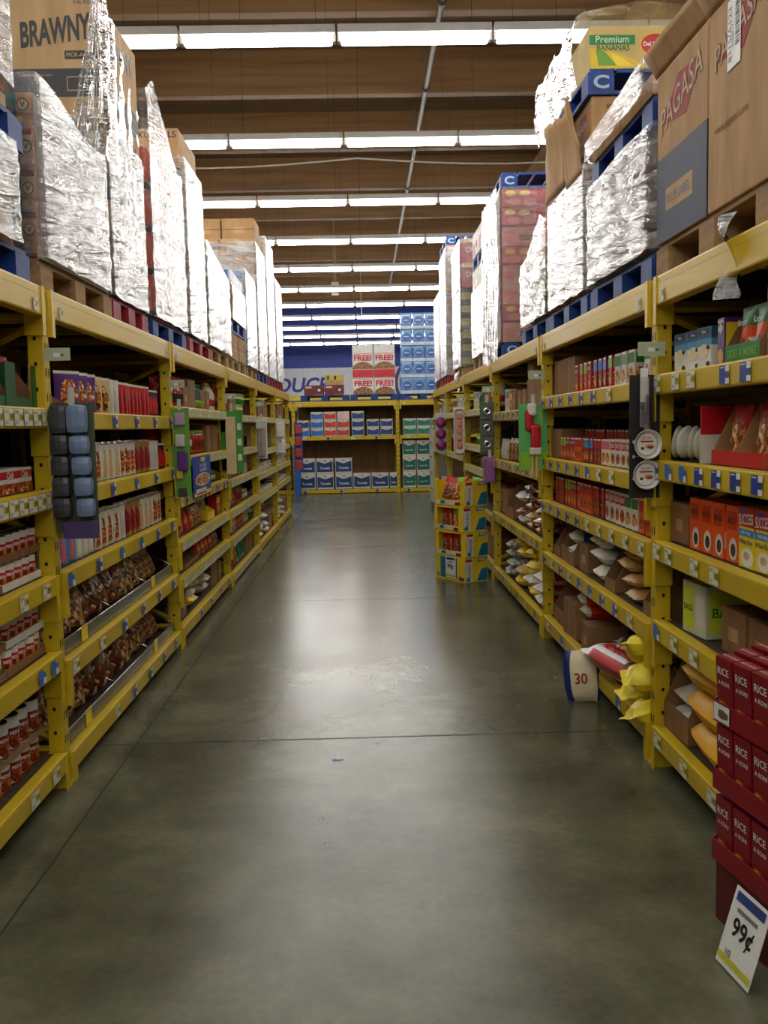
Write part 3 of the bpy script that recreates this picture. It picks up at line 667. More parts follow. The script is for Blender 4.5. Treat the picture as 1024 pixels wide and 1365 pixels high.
LV = {'L1': [1.555, 1.232, .884, .572, .150], 'L2': [1.548, 1.215, .882, .512, .125], 'L3': [1.62, 1.273, 1.01, .71, .455, .13], 'L4': [1.605, 1.262, .985, .695, .433, .10],
      'L5': [1.605, 1.20, .92, .64, .10], 'L6': [1.605, 1.20, .92, .65, .10],
      'R1': [1.64, 1.294, .963, .63, .177], 'R2': [1.625, 1.228, .945, .596, .162], 'R3': [1.56, 1.14, .65, .138], 'R4': [1.62, 1.24, 1.0, .6, .14], 'R5': [1.62, 1.09, .57, .14], 'R6': [1.62, 1.09, .57, .14]}
BAY = {'L1': 'nearest left rack', 'L2': 'second left rack', 'L3': 'third left rack', 'L4': 'fourth left rack', 'L5': 'fifth left rack', 'L6': 'farthest left rack',
       'R1': 'nearest right rack', 'R2': 'second right rack', 'R3': 'third right rack', 'R4': 'fourth right rack', 'R5': 'fifth right rack', 'R6': 'farthest right rack'}
WL = [('white', .6), ('wh2', .64), ('white', .68), ('wh2', .72), ('white', .76), ('wh2', .80), ('white', .84), ('white', .88), ('wh2', .92), ('white', .96)]
rack(-1, YLS[0], YLS[1], LV['L1'], 'yellow pallet rack bay nearest the camera on the left, stocked with stew cans', [WL, WL, [('white', .82), ('wh2', .92)], [('sky', .88), ('sky', .94)], [('white', .82), ('wh2', .92)]])
rack(-1, YLS[1], YLS[2], LV['L2'], 'yellow pallet rack bay second on the left, with spice pouches and snack bags', [tg(['blue'], .2, .95, 5), tg(['blue', 'sky'], .35, .95, 4), tg(['sky', 'blue', 'sky'], .05, .92, 6), tg(['white', 'wh2', 'blue', 'blue', 'blue', 'blue'], .05, .9, 6), tg(['white', 'blue', 'blue', 'blue', 'blue'], .3, .9, 5)])
rack(-1, YLS[2], YLS[3], LV['L3'], 'yellow pallet rack bay third on the left, with sauce bottles and cartons', ['strip', 'strip', tg(['white', 'blue', 'white', 'blue', 'blue', 'blue', 'blue'], .06, .95, 12), 'strip', 'strip', tg(['blue'], .3, .9, 4)])
rack(-1, YLS[3], YLS[4], LV['L4'], 'yellow pallet rack bay fourth on the left, with green boxes and tubs', ['strip']*6)
rack(-1, YLS[4], YLS[5], LV['L5'], 'yellow pallet rack bay fifth on the left, with white foam trays', ['strip']*4+[[]])
rack(-1, YLS[5], YLS[6], LV['L6'], 'yellow pallet rack bay at the far end of the left row', ['strip']*4+[[]], far_post=True)
rack(1, YRS[0], YRS[1], LV['R1'], 'yellow pallet rack bay nearest the camera on the right, with rice boxes', [[('blue', .6), ('blue', .67), ('white', .8), ('wh2', .87), ('white', .96)], tg(['blue', 'blue', 'blue', 'blue', 'sky', 'sky'], .56, .97, 7), [('wh2', .7), ('white', .78), ('wh2', .9), ('white', .96)], [('white', .78), ('wh2', .87), ('sky', .96)], [('wh2', .7), ('white', .82), ('wh2', .95)]])
rack(1, YRS[1], YRS[2], LV['R2'], 'yellow pallet rack bay second on the right, with red side dish boxes', [[('white', .27)]+tg(['blue'], .4, .96, 6), tg(['white', 'wh2', 'sky', 'blue', 'sky', 'sky', 'blue', 'sky'], .25, .96, 8), tg(['wh2', 'white', 'white', 'wh2', 'white', 'blue', 'blue', 'blue', 'sky', 'blue'], .05, .96, 10), tg(['white', 'blue', 'blue', 'sky', 'sky', 'white', 'blue', 'white', 'blue'], .12, .95, 9), tg(['sky', 'white', 'sky'], .2, .9, 5)])
rack(1, YRS[2], YRS[3], LV['R3'], 'yellow pallet rack bay third on the right, with stacked yellow sacks', [tg(['blue', 'sky'], .1, .95, 10), tg(['sky', 'white', 'blue', 'sky'], .06, .96, 12), tg(['sky', 'white', 'sky', 'white'], .06, .95, 9), tg(['sky', 'white'], .1, .9, 6)])
rack(1, YRS[3], YRS[4], LV['R4'], 'yellow pallet rack bay fourth on the right, behind the yellow carton display', ['strip']*5)
rack(1, YRS[4], YRS[5], LV['R5'], 'yellow pallet rack bay fifth on the right', ['strip']*4)
rack(1, YRS[5], YRS[6], LV['R6'], 'yellow pallet rack bay at the far end of the right row', ['strip']*4, far_post=True)
# ------------------------------------------------------------------ pallets, wrapped loads on top of the racks
ZT = 2.032
def t_pallet(key, L, m, logo=None, D=1.0, name='pallet', H=.13):
    r = empty(name, link=False)
    b = B()
    n = 7
    for k in range(n):
        y = -D/2+(k+.5)*D/n; b.box(-L/2, L/2, y-D/n*.42, y+D/n*.42, H-.02, H, m)
    b.obj('top_deck', r, link=False)
    b = B()
    for y in (-D/2+.05, 0, D/2-.05): b.box(-L/2, L/2, y-.05, y+.05, 0, .018, m)
    for x in (-L/2+.05, L/2-.05): b.box(x-.05, x+.05, -D/2+.1, D/2-.1, .0, .018, m)
    b.obj('bottom_deck', r, link=False)
    for x in (-L/2+.075, 0, L/2-.075):
        for y in (-D/2+.07, 0, D/2-.07):
            b = B(); b.box(x-.075, x+.075, y-.07, y+.07, .018, H-.02, m)
            if logo and abs(x) > .1 and y < -.1:
                b.frames(.15, .14, H-.038, x, y, .018); b.text('W' if x < 0 else 'E', 'C', .2, .12, .8, .88, logo, bold=.03, stretch=True)
            b.obj('block', r, link=False)
    reg_t(key, r, L, D, H)
PLOGO = mat((170, 192, 222), .6)
for nm, m, lg in (('blue', BLUEP, PLOGO), ('red', REDP, None), ('wood', WOOD, None)): t_pallet('pal_'+nm, 1.06, m, lg, name={'wood': 'wooden_pallet'}.get(nm, nm+'_pallet'))
t_pallet('pal_red_s', .80, REDP, name='red_pallet'); t_pallet('pal_wood_l', 1.15, WOOD, name='wooden_pallet', H=.14)
def pallet(key, s, y, z, desc, place, inset=.03): return put(key, s, y, z, inset, desc, place, 'pallet', 'pallets on top of the racks', jit=.01)
def stack(key, s, y0, z0, nz, ny, nd, desc, place, inset=.03, cat='case', group=None, jit=.012, keys=None, end=True):
    """cases in front columns along the aisle plus the columns seen on the end that faces the camera"""
    _, w, d, h = T[key]
    for k in range(nz):
        kk = keys[k % len(keys)] if keys else key
        for i in range(ny):
            for j in range(nd if i == 0 else 1):
                col = place if ny == 1 and nd == 1 else (f'near column, {place}' if i == 0 and j == 0 else f'{["", "inner", "innermost"][j]} column, {place}' if j else f'far column, {place}')
                put(kk, s, y0+w/2+i*(w+.014)+rnd.uniform(-.002, .002), z0+.001+k*(h+.001), inset+j*(d+.018)+rnd.uniform(0, .006), desc, col, cat, group or f'{desc}s', jit=jit, by='lowest')
            # keep the label counting upwards: the sort key is rewritten below
    for q in range(len(LAB)):
        if LAB[q][7-1] == 'lowest': LAB[q] = LAB[q][:5] + (LAB[q][0].location.z,) + LAB[q][6:]
def wrap(s, y0, y1, z0, z1, desc, m=None, depth=.85, inset=.018, amp=.011, seed=0, topf=None, tuck=0., name='stretch_wrap'):
    m = m or FILM; b = B(); XF = XL if s < 0 else XR; r = .03
    x0 = inset; x1 = depth; pts = []
    def seg(a, c, n):
        for k in range(n): pts.append((a[0]+(c[0]-a[0])*k/n, a[1]+(c[1]-a[1])*k/n))
    seg((x1, y0), (x0+r, y0), 26); 
    for k in range(4): a = k/4*PI/2; pts.append((x0+r-r*math.sin(a), y0+r-r*math.cos(a)))
    seg((x0, y0+r), (x0, y1-r), 44)
    for k in range(4): a = k/4*PI/2; pts.append((x0+r-r*math.cos(a), y1-r+r*math.sin(a)))
    seg((x0+r, y1), (x1, y1), 20)
    nu = len(pts)-1; nv = 34
    def fn(u, v):
        x, y = pts[min(nu, int(round(u*nu)))]
        zt = z1+(topf(x, y) if topf else 0)
        vv = min(1, v/.94); z = z0+(zt-z0)*vv
        q = noise.noise(V3((y*1.6+x*2.2+seed*3, z*11-y*2, seed)))+.5*noise.noise(V3((y*3+x*4, z*27-y*3, seed+4)))
        off = amp*abs(q)+.004
        if v > .94:
            f = (v-.94)/.06; off -= tuck*f*f; z = zt+.012*f+amp*q*.6
        k = int(round(u*nu)); nx, ny = 0, 0
        if y <= y0+.012 : ny = -1
        elif y >= y1-.012: ny = 1
        else: nx = -1
        X = x+nx*off; Y = y+ny*off
        if v > .94:
            f = (v-.94)/.06; X = max(X, x0+ (tuck*f*f if nx == 0 else 0)*0+ (0)); 
        z = z + .012*noise.noise(V3((y*6+x*6, seed, 3)))*(1 if v < .05 else 0)
        return V3((s*X, Y-y0, z-z0))
    b.grid(nu, nv, fn, lambda u, v: m, flip=(s > 0))
    o = b.obj(name); o.location = (s*XF, y0, z0); reg(o, desc, '', 'stretch wrap', 'stretch film around the pallet loads'); return o
def sheet(name, fn, nu, nv, m, desc, cat='stretch wrap', thick=0, group=None):
    b = B(); b.grid(nu, nv, fn, lambda u, v: m); o = b.obj(name)
    if thick:
        md = o.modifiers.new('thickness', 'SOLIDIFY'); md.thickness = thick
    reg(o, desc, '', cat, group); return o
# ---- left side
t_box('giftbox', .50, .42, .163, TEAL, [('WE', .3, .12, .8, .26, RED), ('WE', .3, .40, .8, .46, RED), ('WE', .3, .62, .8, .70, DRED), ('WE', .84, 0, 1, 1, mat((196, 156, 116), .5)), ('WE', .84, 0, 1, .14, DRED), ('WE', .97, 0, 1, 1, mat((206, 130, 96), .5)),
       ('F', 0, 0, 1, 1, mat((206, 200, 196), .5))],
      ells=[('WE', .905, .72, .058, .15, BLACK), ('WE', .905, .72, .048, .125, mat((222, 196, 150), .5)), ('WE', .875, .36, .026, .08, mat((226, 206, 160), .5)), ('WE', .9, .2, .02, .07, LBLUE)],
      texts=[('WE', 'V', .88, .65, .93, .79, BLACK), ('WE', 'Holiday', .66, .48, .82, .60, OFFW, dict(skew=.05))], name='gift_box')
pallet('pal_blue', -1, 3.27, ZT, 'blue pallet under the wrapped load', 'at the left edge over the nearest rack')
t_box('palecase', .41, .42, .18, CARD2, [('FWE', .1, .3, .5, .7, OFFW)], name='carton_case')
stack('palecase', -1, 2.84, ZT+.13, 2, 2, 1, 'pale wrapped carton case', 'lower left-edge load', inset=.04)
pallet('pal_blue', -1, 3.27, 2.535, 'upper blue pallet in the load', 'at the left edge over the nearest rack')
t_box('talltan', .41, .42, .46, CARD2, [('FWE', 0, .1, 1, .12, DARKBR), ('FWE', .3, .2, .36, .36, BLACK)], name='carton_case')
stack('talltan', -1, 2.84, 2.665, 1, 2, 1, 'tall tan carton', 'upper left-edge load', inset=.04)
wrap(-1, 2.80, 3.71, 2.17, 2.535, 'stretch film round the lower load at the left edge', depth=.6, seed=1)
wrap(-1, 2.80, 3.71, 2.74, 3.35, 'stretch film round the upper tan cartons at the left edge', depth=.6, seed=2)
pallet('pal_wood', -1, 4.47, ZT, 'bare wooden pallet', 'under the teal gift boxes')
stack('giftbox', -1, 3.96, ZT+.13, 4, 2, 2, 'teal and red gift box', 'gift box load', inset=.03, group='teal gift boxes')
wrap(-1, 3.945, 4.985, ZT+.138, 2.82, 'stretch film wound round the teal gift boxes', inset=.018, seed=3, topf=lambda x, y: .04*math.sin(y*5)+.03)
pallet('pal_red_s', -1, 5.44, ZT, 'red pallet', 'under the printed paper towel case stack')
t_box('brawny', .80, .52, .50, CARD2, [('FWE', 0, 0, 1, .28, CHAR), ('WE', .67, .37, .99, .455, CHAR), ('FWE', .68, .06, .98, .2, CARD2), ('FWE', .686, .068, .974, .192, CHAR), ('FWE', .03, .2, .05, .25, OFFW)],
      texts=[('WE', 'BRAWNY', .25, .48, .94, .74, CHAR, dict(bold=.035, stretch=True, skew=.12)), ('WE', 'PICK-A-SIZE', .69, .38, .97, .445, CARD2), ('WE', '3 XL ROLLS', .78, .89, 1.0, .96, CHAR), ('WE', 'LARGER RECYCLED SHEETS', .24, .19, .55, .24, CARD2), ('F', 'BRAWNY', .1, .47, .9, .76, CHAR, dict(bold=.035, skew=.12))], name='paper_towel_case')
stack('brawny', -1, 5.04, ZT+.13, 3, 1, 2, 'tan case with black printed lettering', 'paper towel load', inset=.04, group='tan paper towel cases')
wrap(-1, 5.025, 5.86, ZT+.13, 3.05, 'stretch film round the lower paper towel cases', tuck=0, inset=.025, depth=.35, seed=4, m=FILM)
def drape(u, v):
    z = 3.68-.98*v; wdt = .03+.20*v**1.2; x = -(1.285+.01*v)-wdt*(1-u)*1.0; y = 5.01-.02*math.sin(u*22+v*2)*(.3+v)-.05*v*(1-abs(2*u-1))
    return V3((x+.01*noise.noise(V3((u*7, v*9, 1))), y+.015*noise.noise(V3((u*9, v*8, 6))), z))
sheet('film_drape', drape, 30, 40, FILMT, 'loose clear film hanging down the corner of the lettered tan case')
def drape2(u, v):
    y = 5.02+.86*u; z = (3.69-.12*u+.03*math.sin(u*9))-(.85+.1*u)*v
    x = -1.285-.012*math.sin(u*30+v*4)+.02*noise.noise(V3((u*8, v*10, 3)))-.05*u*(1-v)
    return V3((x, y, z))
sheet('film_drape', drape2, 40, 36, FILM, 'loose clear film hanging over the aisle side of the lettered tan cases')
pallet('pal_blue', -1, 6.53, ZT, 'blue pallet', 'under the orange cereal cases')
t_box('cereal', .54, .42, .256, ORANGE, [('FWE', 0, 0, 1, .16, BLACK), ('FWE', .05, .18, .95, .36, CEREAL)], texts=[('FWE', "REESE'S", .08, .64, .92, .88, YELLOW, dict(bold=.02, skew=.12)), ('FWE', 'PUFFS', .3, .40, .92, .60, mat((190, 220, 40), .4), dict(bold=.03, skew=.15))], name='cereal_case')
stack('cereal', -1, 5.99, ZT+.13, 4, 2, 2, 'orange cereal case with a black base', 'orange cereal load', group='orange cereal cases')
wrap(-1, 5.965, 7.10, ZT+.138, 3.26, 'stretch film standing up above the orange cereal cases', inset=.018, seed=5, topf=lambda x, y: .38*max(0, 1-abs(y-6.2)/.7)+.05*noise.noise(V3((y*6, 2, 2))), m=FILMT)
pallet('pal_red', -1, 7.72, ZT, 'red pallet', 'under the tall brown roll cases')
t_box('rollcase', .74, .46, .375, CARD2, [('FWE', 0, 0, 1, .25, CHAR), ('FWE', .62, .05, .95, .2, CARD2), ('FWE', .65, .07, .92, .18, CHAR)], texts=[('FWE', 'XL ROLLS', .35, .82, .97, .95, CHAR)], name='paper_roll_case')
stack('rollcase', -1, 7.20, ZT+.13, 4, 1, 2, 'brown case of paper rolls', 'tall roll case load', inset=.05, group='brown roll cases')
wrap(-1, 7.17, 7.97, ZT+.138, 3.45, 'stretch film round the tall brown roll cases', tuck=0, inset=.015, seed=6, m=FILMW)
pallet('pal_wood', -1, 8.72, ZT, 'wooden pallet', 'under the white and green bales')
t_sack('bale', .66, .5, .17, lambda u, v, f: (LGREEN if abs(v-.2) < .12 and abs(u-.3) < .1 else mat((224, 228, 220), .35)), name='plastic_bale', seed=21, lump=.2, ends=.04)
stack('bale', -1, 8.06, ZT+.13, 5, 2, 2, 'white plastic bale with green print', 'bale load', group='white and green bales', jit=.05)
wrap(-1, 8.04, 9.42, ZT+.138, 3.03, 'stretch film round the white and green bales', inset=.018, seed=7, amp=.022, m=FILMT, topf=lambda x, y: -.12*max(0, y-8.2))
pallet('pal_wood', -1, 10.1, ZT, 'wooden pallet', 'under the brown cases by the blue drink cartons')
t_box('browncase', .52, .40, .26, CARD, [('FWE', .3, .3, .7, .6, CARD2), ('FWE', 0, .48, 1, .52, CARD3)], name='brown_case')
stack('browncase', -1, 9.58, ZT+.13, 1, 2, 2, 'brown case', 'low load under the blue pallet', group='brown cases on the left racks')
pallet('pal_blue', -1, 10.1, ZT+.40, 'blue pallet', 'halfway up the drink carton load')
t_box('drink', .50, .42, .21, OFFW, [('FWE', .04, .2, .3, .95, SKYB), ('FWE', .37, .2, .63, .95, SKYB), ('FWE', .7, .2, .96, .95, SKYB), ('FWE', .06, .24, .28, .55, RED), ('FWE', .39, .24, .61, .55, RED), ('FWE', .72, .24, .94, .55, RED)], name='drink_carton')
stack('browncase', -1, 9.58, ZT+.53, 1, 1, 2, 'brown case', 'drink load above the blue pallet', group='brown cases on the left racks')
stack('drink', -1, 10.12, ZT+.53, 1, 1, 1, 'white carton with blue and red packs', 'behind the brown case', group='blue and red drink cartons')
stack('drink', -1, 9.58, ZT+.80, 1, 2, 2, 'white carton with blue and red packs', 'top of the drink load', group='blue and red drink cartons')
wrap(-1, 9.56, 10.66, ZT+.52, 2.90, 'stretch film round the blue and red drink cartons', inset=.018, seed=8)
pallet('pal_wood', -1, 11.22, ZT, 'wooden pallet', 'behind the drink cartons')
stack('drink', -1, 10.72, ZT+.13, 5, 2, 2, 'white carton with blue and red packs', 'behind the brown cases', group='blue and red drink cartons')
wrap(-1, 10.70, 11.76, ZT+.138, 3.22, 'stretch film round the far drink cartons', inset=.018, seed=9, m=FILMW)
pallet('pal_blue', -1, 12.45, ZT, 'blue pallet', 'under the tall brown case load')
t_box('palewhite', .52, .42, .27, CARD2, [('FWE', .2, .3, .8, .7, OFFW), ('FWE', .3, .4, .6, .5, PINK)], name='brown_case')
stack('palewhite', -1, 11.92, ZT+.13, 6, 2, 3, 'pale brown case', 'tall load toward the left row end', group='pale brown cases on the left racks')
stack('browncase', -1, 12.0, ZT+.13+6*.271, 1, 1, 2, 'brown case', 'on top of the tall far left load', group='brown cases on the left racks')
wrap(-1, 11.90, 13.0, ZT+.138, 3.74, 'stretch film round the tall pale brown cases', inset=.018, seed=10, m=FILMW)
pallet('pal_red', -1, 13.7, ZT, 'red pallet', 'second from the end of the left row')
stack('palewhite', -1, 13.16, ZT+.13, 7, 2, 2, 'pale brown case', 'second last load, left row', group='pale brown cases on the left racks')
wrap(-1, 13.14, 14.25, ZT+.138, 4.05, 'stretch film round the second last load of the left row', inset=.018, seed=11, m=FILMW)
pallet('pal_red', -1, 15.0, ZT, 'red pallet', 'at the end of the left row')
stack('browncase', -1, 14.45, ZT+.13, 6, 2, 2, 'brown case', 'last load, left row', group='brown cases on the left racks')
wrap(-1, 14.43, 15.55, ZT+.138, 3.7, 'stretch film round the last load of the left row', inset=.018, seed=12, m=FILMW)
# ---- right side
PRED = mat((150, 12, 18), .6, spec=.3); DIA = [(.5, .98), (.97, .62), (.5, .26), (.03, .62)]
def dia(u0, v0, u1, v1): return [(u0+(u1-u0)*.02, v0+(v1-v0)*.2), (u0+(u1-u0)*.62, v0), (u1, v0+(v1-v0)*.9), (u0+(u1-u0)*.42, v1)]
PG = dict(bold=.0, stretch=True, skew=.22)
GBLUE = mat((52, 58, 84), .6)
t_box('pagasa_b', .565, .45, .665, CARD, [('FE', 0, 0, 1, .5, GBLUE), ('F', .2, .17, .74, .30, CARD2)], polys=[('F', dia(.12, .64, .9, .90), PRED)], texts=[('F', 'PAGASA', .10, .62, .92, .78, mat((96, 66, 50), .6), dict(PG, bold=.03)), ('F', 'PAGASA', .10, .625, .92, .775, mat((206, 166, 120), .6), dict(PG, lift=.0026)), ('F', 'BLUE LABEL', .24, .19, .70, .28, CHAR, dict(bold=.03))], name='tall_carton', bev=.006)
t_box('pagasa_c', .565, .45, .665, CARD, polys=[('F', dia(.14, .68, .78, .90), PRED)], texts=[('F', 'PAGASA', .12, .68, .80, .81, mat((96, 66, 50), .6), dict(PG, bold=.03)), ('F', 'PAGASA', .12, .685, .80, .805, mat((206, 166, 120), .6), dict(PG, lift=.0026)), ('F', 'www.pagasa1.com', .12, .36, .62, .42, CARD3)], name='tall_carton', bev=.006)
pallet('pal_wood_l', 1, 3.40, ZT, 'bare wooden pallet', 'under the two tall cardboard cartons')
tall1 = put('pagasa_b', 1, 3.685, ZT+.141, .03, 'tall brown carton with a dark blue lower half', 'nearest right pallet', 'carton', jit=0)
tall2 = put('pagasa_c', 1, 3.11, ZT+.141, .03, 'tall brown carton with a white barcode sticker', 'nearest right pallet', 'carton', jit=0)
st = B(); st.frames(.11, .002, .22)
st.rect('F', 0, 0, 1, 1, WHITE)
for k in range(14): st.rect('F', .62, .28+k*.045, .92, .28+k*.045+(.02 if k % 3 else .032), BLACK, .0014)
st.text('F', '8115/A123', .08, .1, .34, .9, GREY, vert=True); st.text('F', '27SEP17', .4, .1, .54, .8, GREY, vert=True)
sto = st.obj('barcode_sticker', tall2, loc=(-.05, -.2265, .42)); sto['label'] = 'white barcode sticker'
for o, q in ((tall1, .0), (tall2, .0)):
    b = B(); n = 10
    def flap(u, v): return V3(((u-.5)*.60, -.225-.055*v-.004*v*math.sin(u*5), .666+.09*v))
    b.grid(10, 5, flap, lambda u, v: CARD); f = b.obj('lid_flap', o); md = f.modifiers.new('t', 'SOLIDIFY'); md.thickness = .006
pallet('pal_blue', 1, 4.58, ZT, 'blue pallet', 'under the wrapped bags behind the tall cartons')
t_sack('wbag', .54, .46, .13, lambda u, v, f: mat((206, 198, 190), .5) if abs(u-.5) > .2 else mat((190, 150, 140), .5), name='grain_bag', seed=31, lump=.25, ends=.05)
stack('wbag', 1, 4.03, ZT+.13, 4, 2, 2, 'pale wrapped grain bag', 'bag load behind the tall cartons', group='pale grain bags', jit=.06)
wrap(1, 4.02, 5.14, ZT+.138, 2.68, 'stretch film round the pale grain bags', inset=.018, seed=13, amp=.02)
pallet('pal_blue', 1, 4.56, 2.672, 'upper blue pallet lying on the grain bags', 'on the right')
t_box('flatcase', .5, .42, .085, CARD2, name='flat_case')
stack('flatcase', 1, 4.04, 2.803, 1, 2, 2, 'flat pale case', 'low load above the grain bags')
wrap(1, 4.02, 5.10, 2.805, 2.90, 'stretch film round the flat cases above the grain bags', inset=-.005, seed=14, amp=.016, topf=lambda x, y: .05*max(0, (4.9-y)))
pallet('pal_blue', 1, 5.72, ZT, 'blue pallet', 'under the tall load with the banana boxes')
t_box('traycase', .49, .42, .20, CARD3, [('FWE', 0, .6, 1, .9, OFFW)], name='tray_case')
stack('traycase', 1, 5.21, ZT+.13, 3, 2, 3, 'dark tray case', 'lower part of the banana box load', group='dark tray cases')
wrap(1, 5.19, 6.23, ZT+.138, 2.83, 'white stretch film round the dark tray cases', inset=.018, seed=15, m=FILMW)
t_box('pagbox', .49, .40, .205, CARD, [('WE', .2, .68, .42, .80, CARD3)], polys=[('E', dia(.50, .25, .98, .72), PRED), ('F', dia(.2, .2, .8, .8), PRED)], texts=[('E', 'PAGASA', .48, .38, 1., .62, mat((236, 210, 180), .6), dict(bold=.02)), ('F', 'PAGASA', .2, .38, .8, .62, mat((236, 210, 180), .6), dict(bold=.02))], name='produce_carton')
stack('pagbox', 1, 5.21, 2.775, 2, 2, 2, 'brown carton with red diamond lettering', 'under the banana boxes', group='brown cartons under the banana boxes', inset=.06)
pallet('pal_blue', 1, 5.72, 3.19, 'upper blue pallet', 'under the banana boxes')
t_box('banana', .50, .49, .225, BANC, [('E', 0, .58, .5, .80, mat((40, 130, 60), .5))], ells=[('E', .72, .58, .17, .27, mat((216, 184, 60), .5)), ('E', .72, .58, .155, .24, mat((196, 40, 40), .5)), ('E', .25, 0.03, .03, .06, DARKBR), ('E', .75, .03, .03, .06, DARKBR)],
      polys=[('E', [(.02, .03), (.6, .04), (.62, .12), (.42, .28), (.2, .48), (0.0, .5)], mat((226, 190, 40), .5)), ('E', [(.1, .1), (.3, .1), (.16, .44), (.07, .46)], mat((110, 160, 50), .5)), ('E', [(.3, .1), (.5, .08), (.3, .34), (.22, .42)], mat((240, 210, 70), .5))],
      texts=[('E', 'Premium', .05, .62, .45, .78, mat((196, 226, 190), .5)), ('E', 'BANANAS', .05, .44, .47, .57, mat((40, 120, 50), .5), dict(bold=.025)), ('E', 'Del Monte', .59, .52, .85, .66, WHITE, dict(bold=.02))], name='banana_box')
stack('banana', 1, 5.21, 3.32, 1, 2, 1, 'printed banana box with yellow bunches', 'top of the tall right load', group='banana boxes', inset=.045)
t_box('plainbox', .50, .42, .23, BANC, [('E', .06, .5, .4, .66, CARD3)], texts=[('E', 'S', .05, .72, .2, .86, CHAR)], name='plain_carton')
stack('plainbox', 1, 5.21, 3.32, 1, 1, 1, 'plain tan carton', 'beside the banana box', inset=.56)
def topfilm(u, v):
    y = 5.17+1.1*u; x = 1.20+.75*v; z = 3.57+.035*math.sin(u*7+v*3)+.03*noise.noise(V3((u*6, v*6, 2)))
    if v < .32: f = (v/.32); x = 1.17-.03*math.sin(f*PI); z = 3.22+.36*f**.8+.02*noise.noise(V3((u*9, v*15, 2)))
    else: x = 1.185+.8*(v-.32)/.68; z += .05*math.sin((v-.32)*4)
    return V3((x+.02*noise.noise(V3((u*8, v*8, 9))), y, z))
sheet('film_cover', topfilm, 36, 44, FILMT, 'crumpled clear film thrown over the top of the banana boxes')
def torn(seed, x0, y0, y1, z0, z1, lean):
    def fn(u, v):
        e = .05*noise.noise(V3((u*5, seed, 0)))*(v > .8)+.06*noise.noise(V3((v*4, seed+3, 0)))
        return V3((x0-lean*v**1.5-.03*math.sin(u*6+seed)*v, y0+(y1-y0)*u+e, z0+(z1-z0)*v+.08*noise.noise(V3((u*4, seed, 7)))*v))
    return fn
sheet('torn_cardboard', torn(1, 1.215, 5.24, 5.62, 2.80, 3.20, .05), 12, 10, CARD, 'torn cardboard sheet bent outward, nearer of the two', 'cardboard', .006)
sheet('torn_cardboard', torn(5, 1.21, 5.66, 6.22, 2.84, 3.24, .03), 12, 10, CARD, 'torn cardboard sheet bent outward, farther of the two', 'cardboard', .006)
pallet('pal_blue', 1, 6.76, ZT, 'blue pallet', 'under the pale bags with olive print')
t_sack('oil', .5, .46, .13, lambda u, v, f: mat((190, 180, 60), .4) if abs(v-.12) < .13 and abs(u-.5) < .36 else mat((226, 224, 206), .4), name='plastic_bag', seed=33, lump=.2, ends=.06)
stack('oil', 1, 6.27, ZT+.13, 4, 2, 2, 'white bag with olive print', 'before the red juice tower', group='white bags with olive print', jit=.05)
wrap(1, 6.25, 7.30, ZT+.138, 2.68, 'peaked clear film over the white bags with olive print', inset=.018, seed=16, amp=.02, m=FILMT, topf=lambda x, y: .16*max(0, 1-abs(y-6.5)/.5)-.10*max(0, (y-6.7)))
pallet('pal_blue', 1, 8.83, ZT, 'blue pallet', 'under the tall red juice tower')
JR = mat((200, 108, 104), .45); JP = mat((214, 160, 146), .5)
t_box('juice', .50, .52, .162, JR, [('WE', 0, .02, 1, .12, mat((150, 40, 50), .4)), ('WE', .58, .02, .72, .98, mat((196, 60, 70), .4)), ('F', .1, .2, .9, .8, JP)], ells=[(q, x, .74, .09, .15, mat((226, 196, 110), .4)) for q in 'WE' for x in (.14, .38, .84)]+[(q, x, .32, .11, .2, mat((224, 140, 130), .4)) for q in 'WE' for x in (.2, .46, .84)], name='juice_case')
t_box('juicep', .50, .52, .162, JP, [('WE', .28, .28, .6, .62, mat((176, 128, 112), .5)), ('WE', .3, .34, .58, .40, mat((120, 84, 74), .5)), ('WE', .3, .48, .58, .54, mat((120, 84, 74), .5)), ('WE', .80, .0, .81, 1, mat((150, 100, 90), .5)), ('F', .1, .2, .9, .8, JR)], ells=[(q, x, .5, .1, .3, mat((222, 140, 126), .5)) for q in 'WE' for x in (.12, .7)], name='juice_case')
stack('juice', 1, 8.31, ZT+.13, 8, 2, 2, 'red and pink juice case', 'tall juice tower', group='red and pink juice cases', keys=['juicep', 'juice', 'juicep', 'juicep', 'juice', 'juicep', 'juicep', 'juice'][:5]+['juicep', 'juice', 'juice'])
pallet('pal_blue', 1, 8.83, ZT+.13+8*.163, 'blue pallet', 'on top of the tall red juice tower')
wrap(1, 8.285, 9.36, ZT+.138, 3.46, 'stretch film round the tall red juice tower', inset=.018, seed=17, m=FILMT)
def sidefilm(u, v): return V3((1.205-.012*noise.noise(V3((u*9, v*14, 4)))-.006*math.sin(u*40+v*9)-.018, 8.30+1.05*u, ZT-.03+1.48*v))
sheet('film_layer', sidefilm, 40, 40, FILMW, 'thick white film layers on the aisle side of the juice tower')
pallet('pal_wood', 1, 10.0, ZT, 'wooden pallet', 'under the white wrapped cases behind the juice tower')
t_box('whitecase', .5, .44, .17, mat((216, 206, 198), .5), [('FWE', .2, .2, .7, .7, mat((190, 120, 120), .5))], name='white_case')
stack('whitecase', 1, 9.49, ZT+.13, 4, 2, 1, 'white case', 'load behind the juice tower', group='white cases on the right racks')
wrap(1, 9.47, 10.55, ZT+.138, 2.86, 'stretch film round the white cases behind the juice tower', inset=.018, seed=18, m=FILMW)
t_box('leafcase', .5, .44, .24, mat((226, 226, 214), .5), ells=[('FWE', .3, .6, .12, .2, LGREEN), ('FWE', .7, .35, .14, .2, YELLOW), ('FWE', .45, .25, .08, .12, ORANGE)], name='white_case')
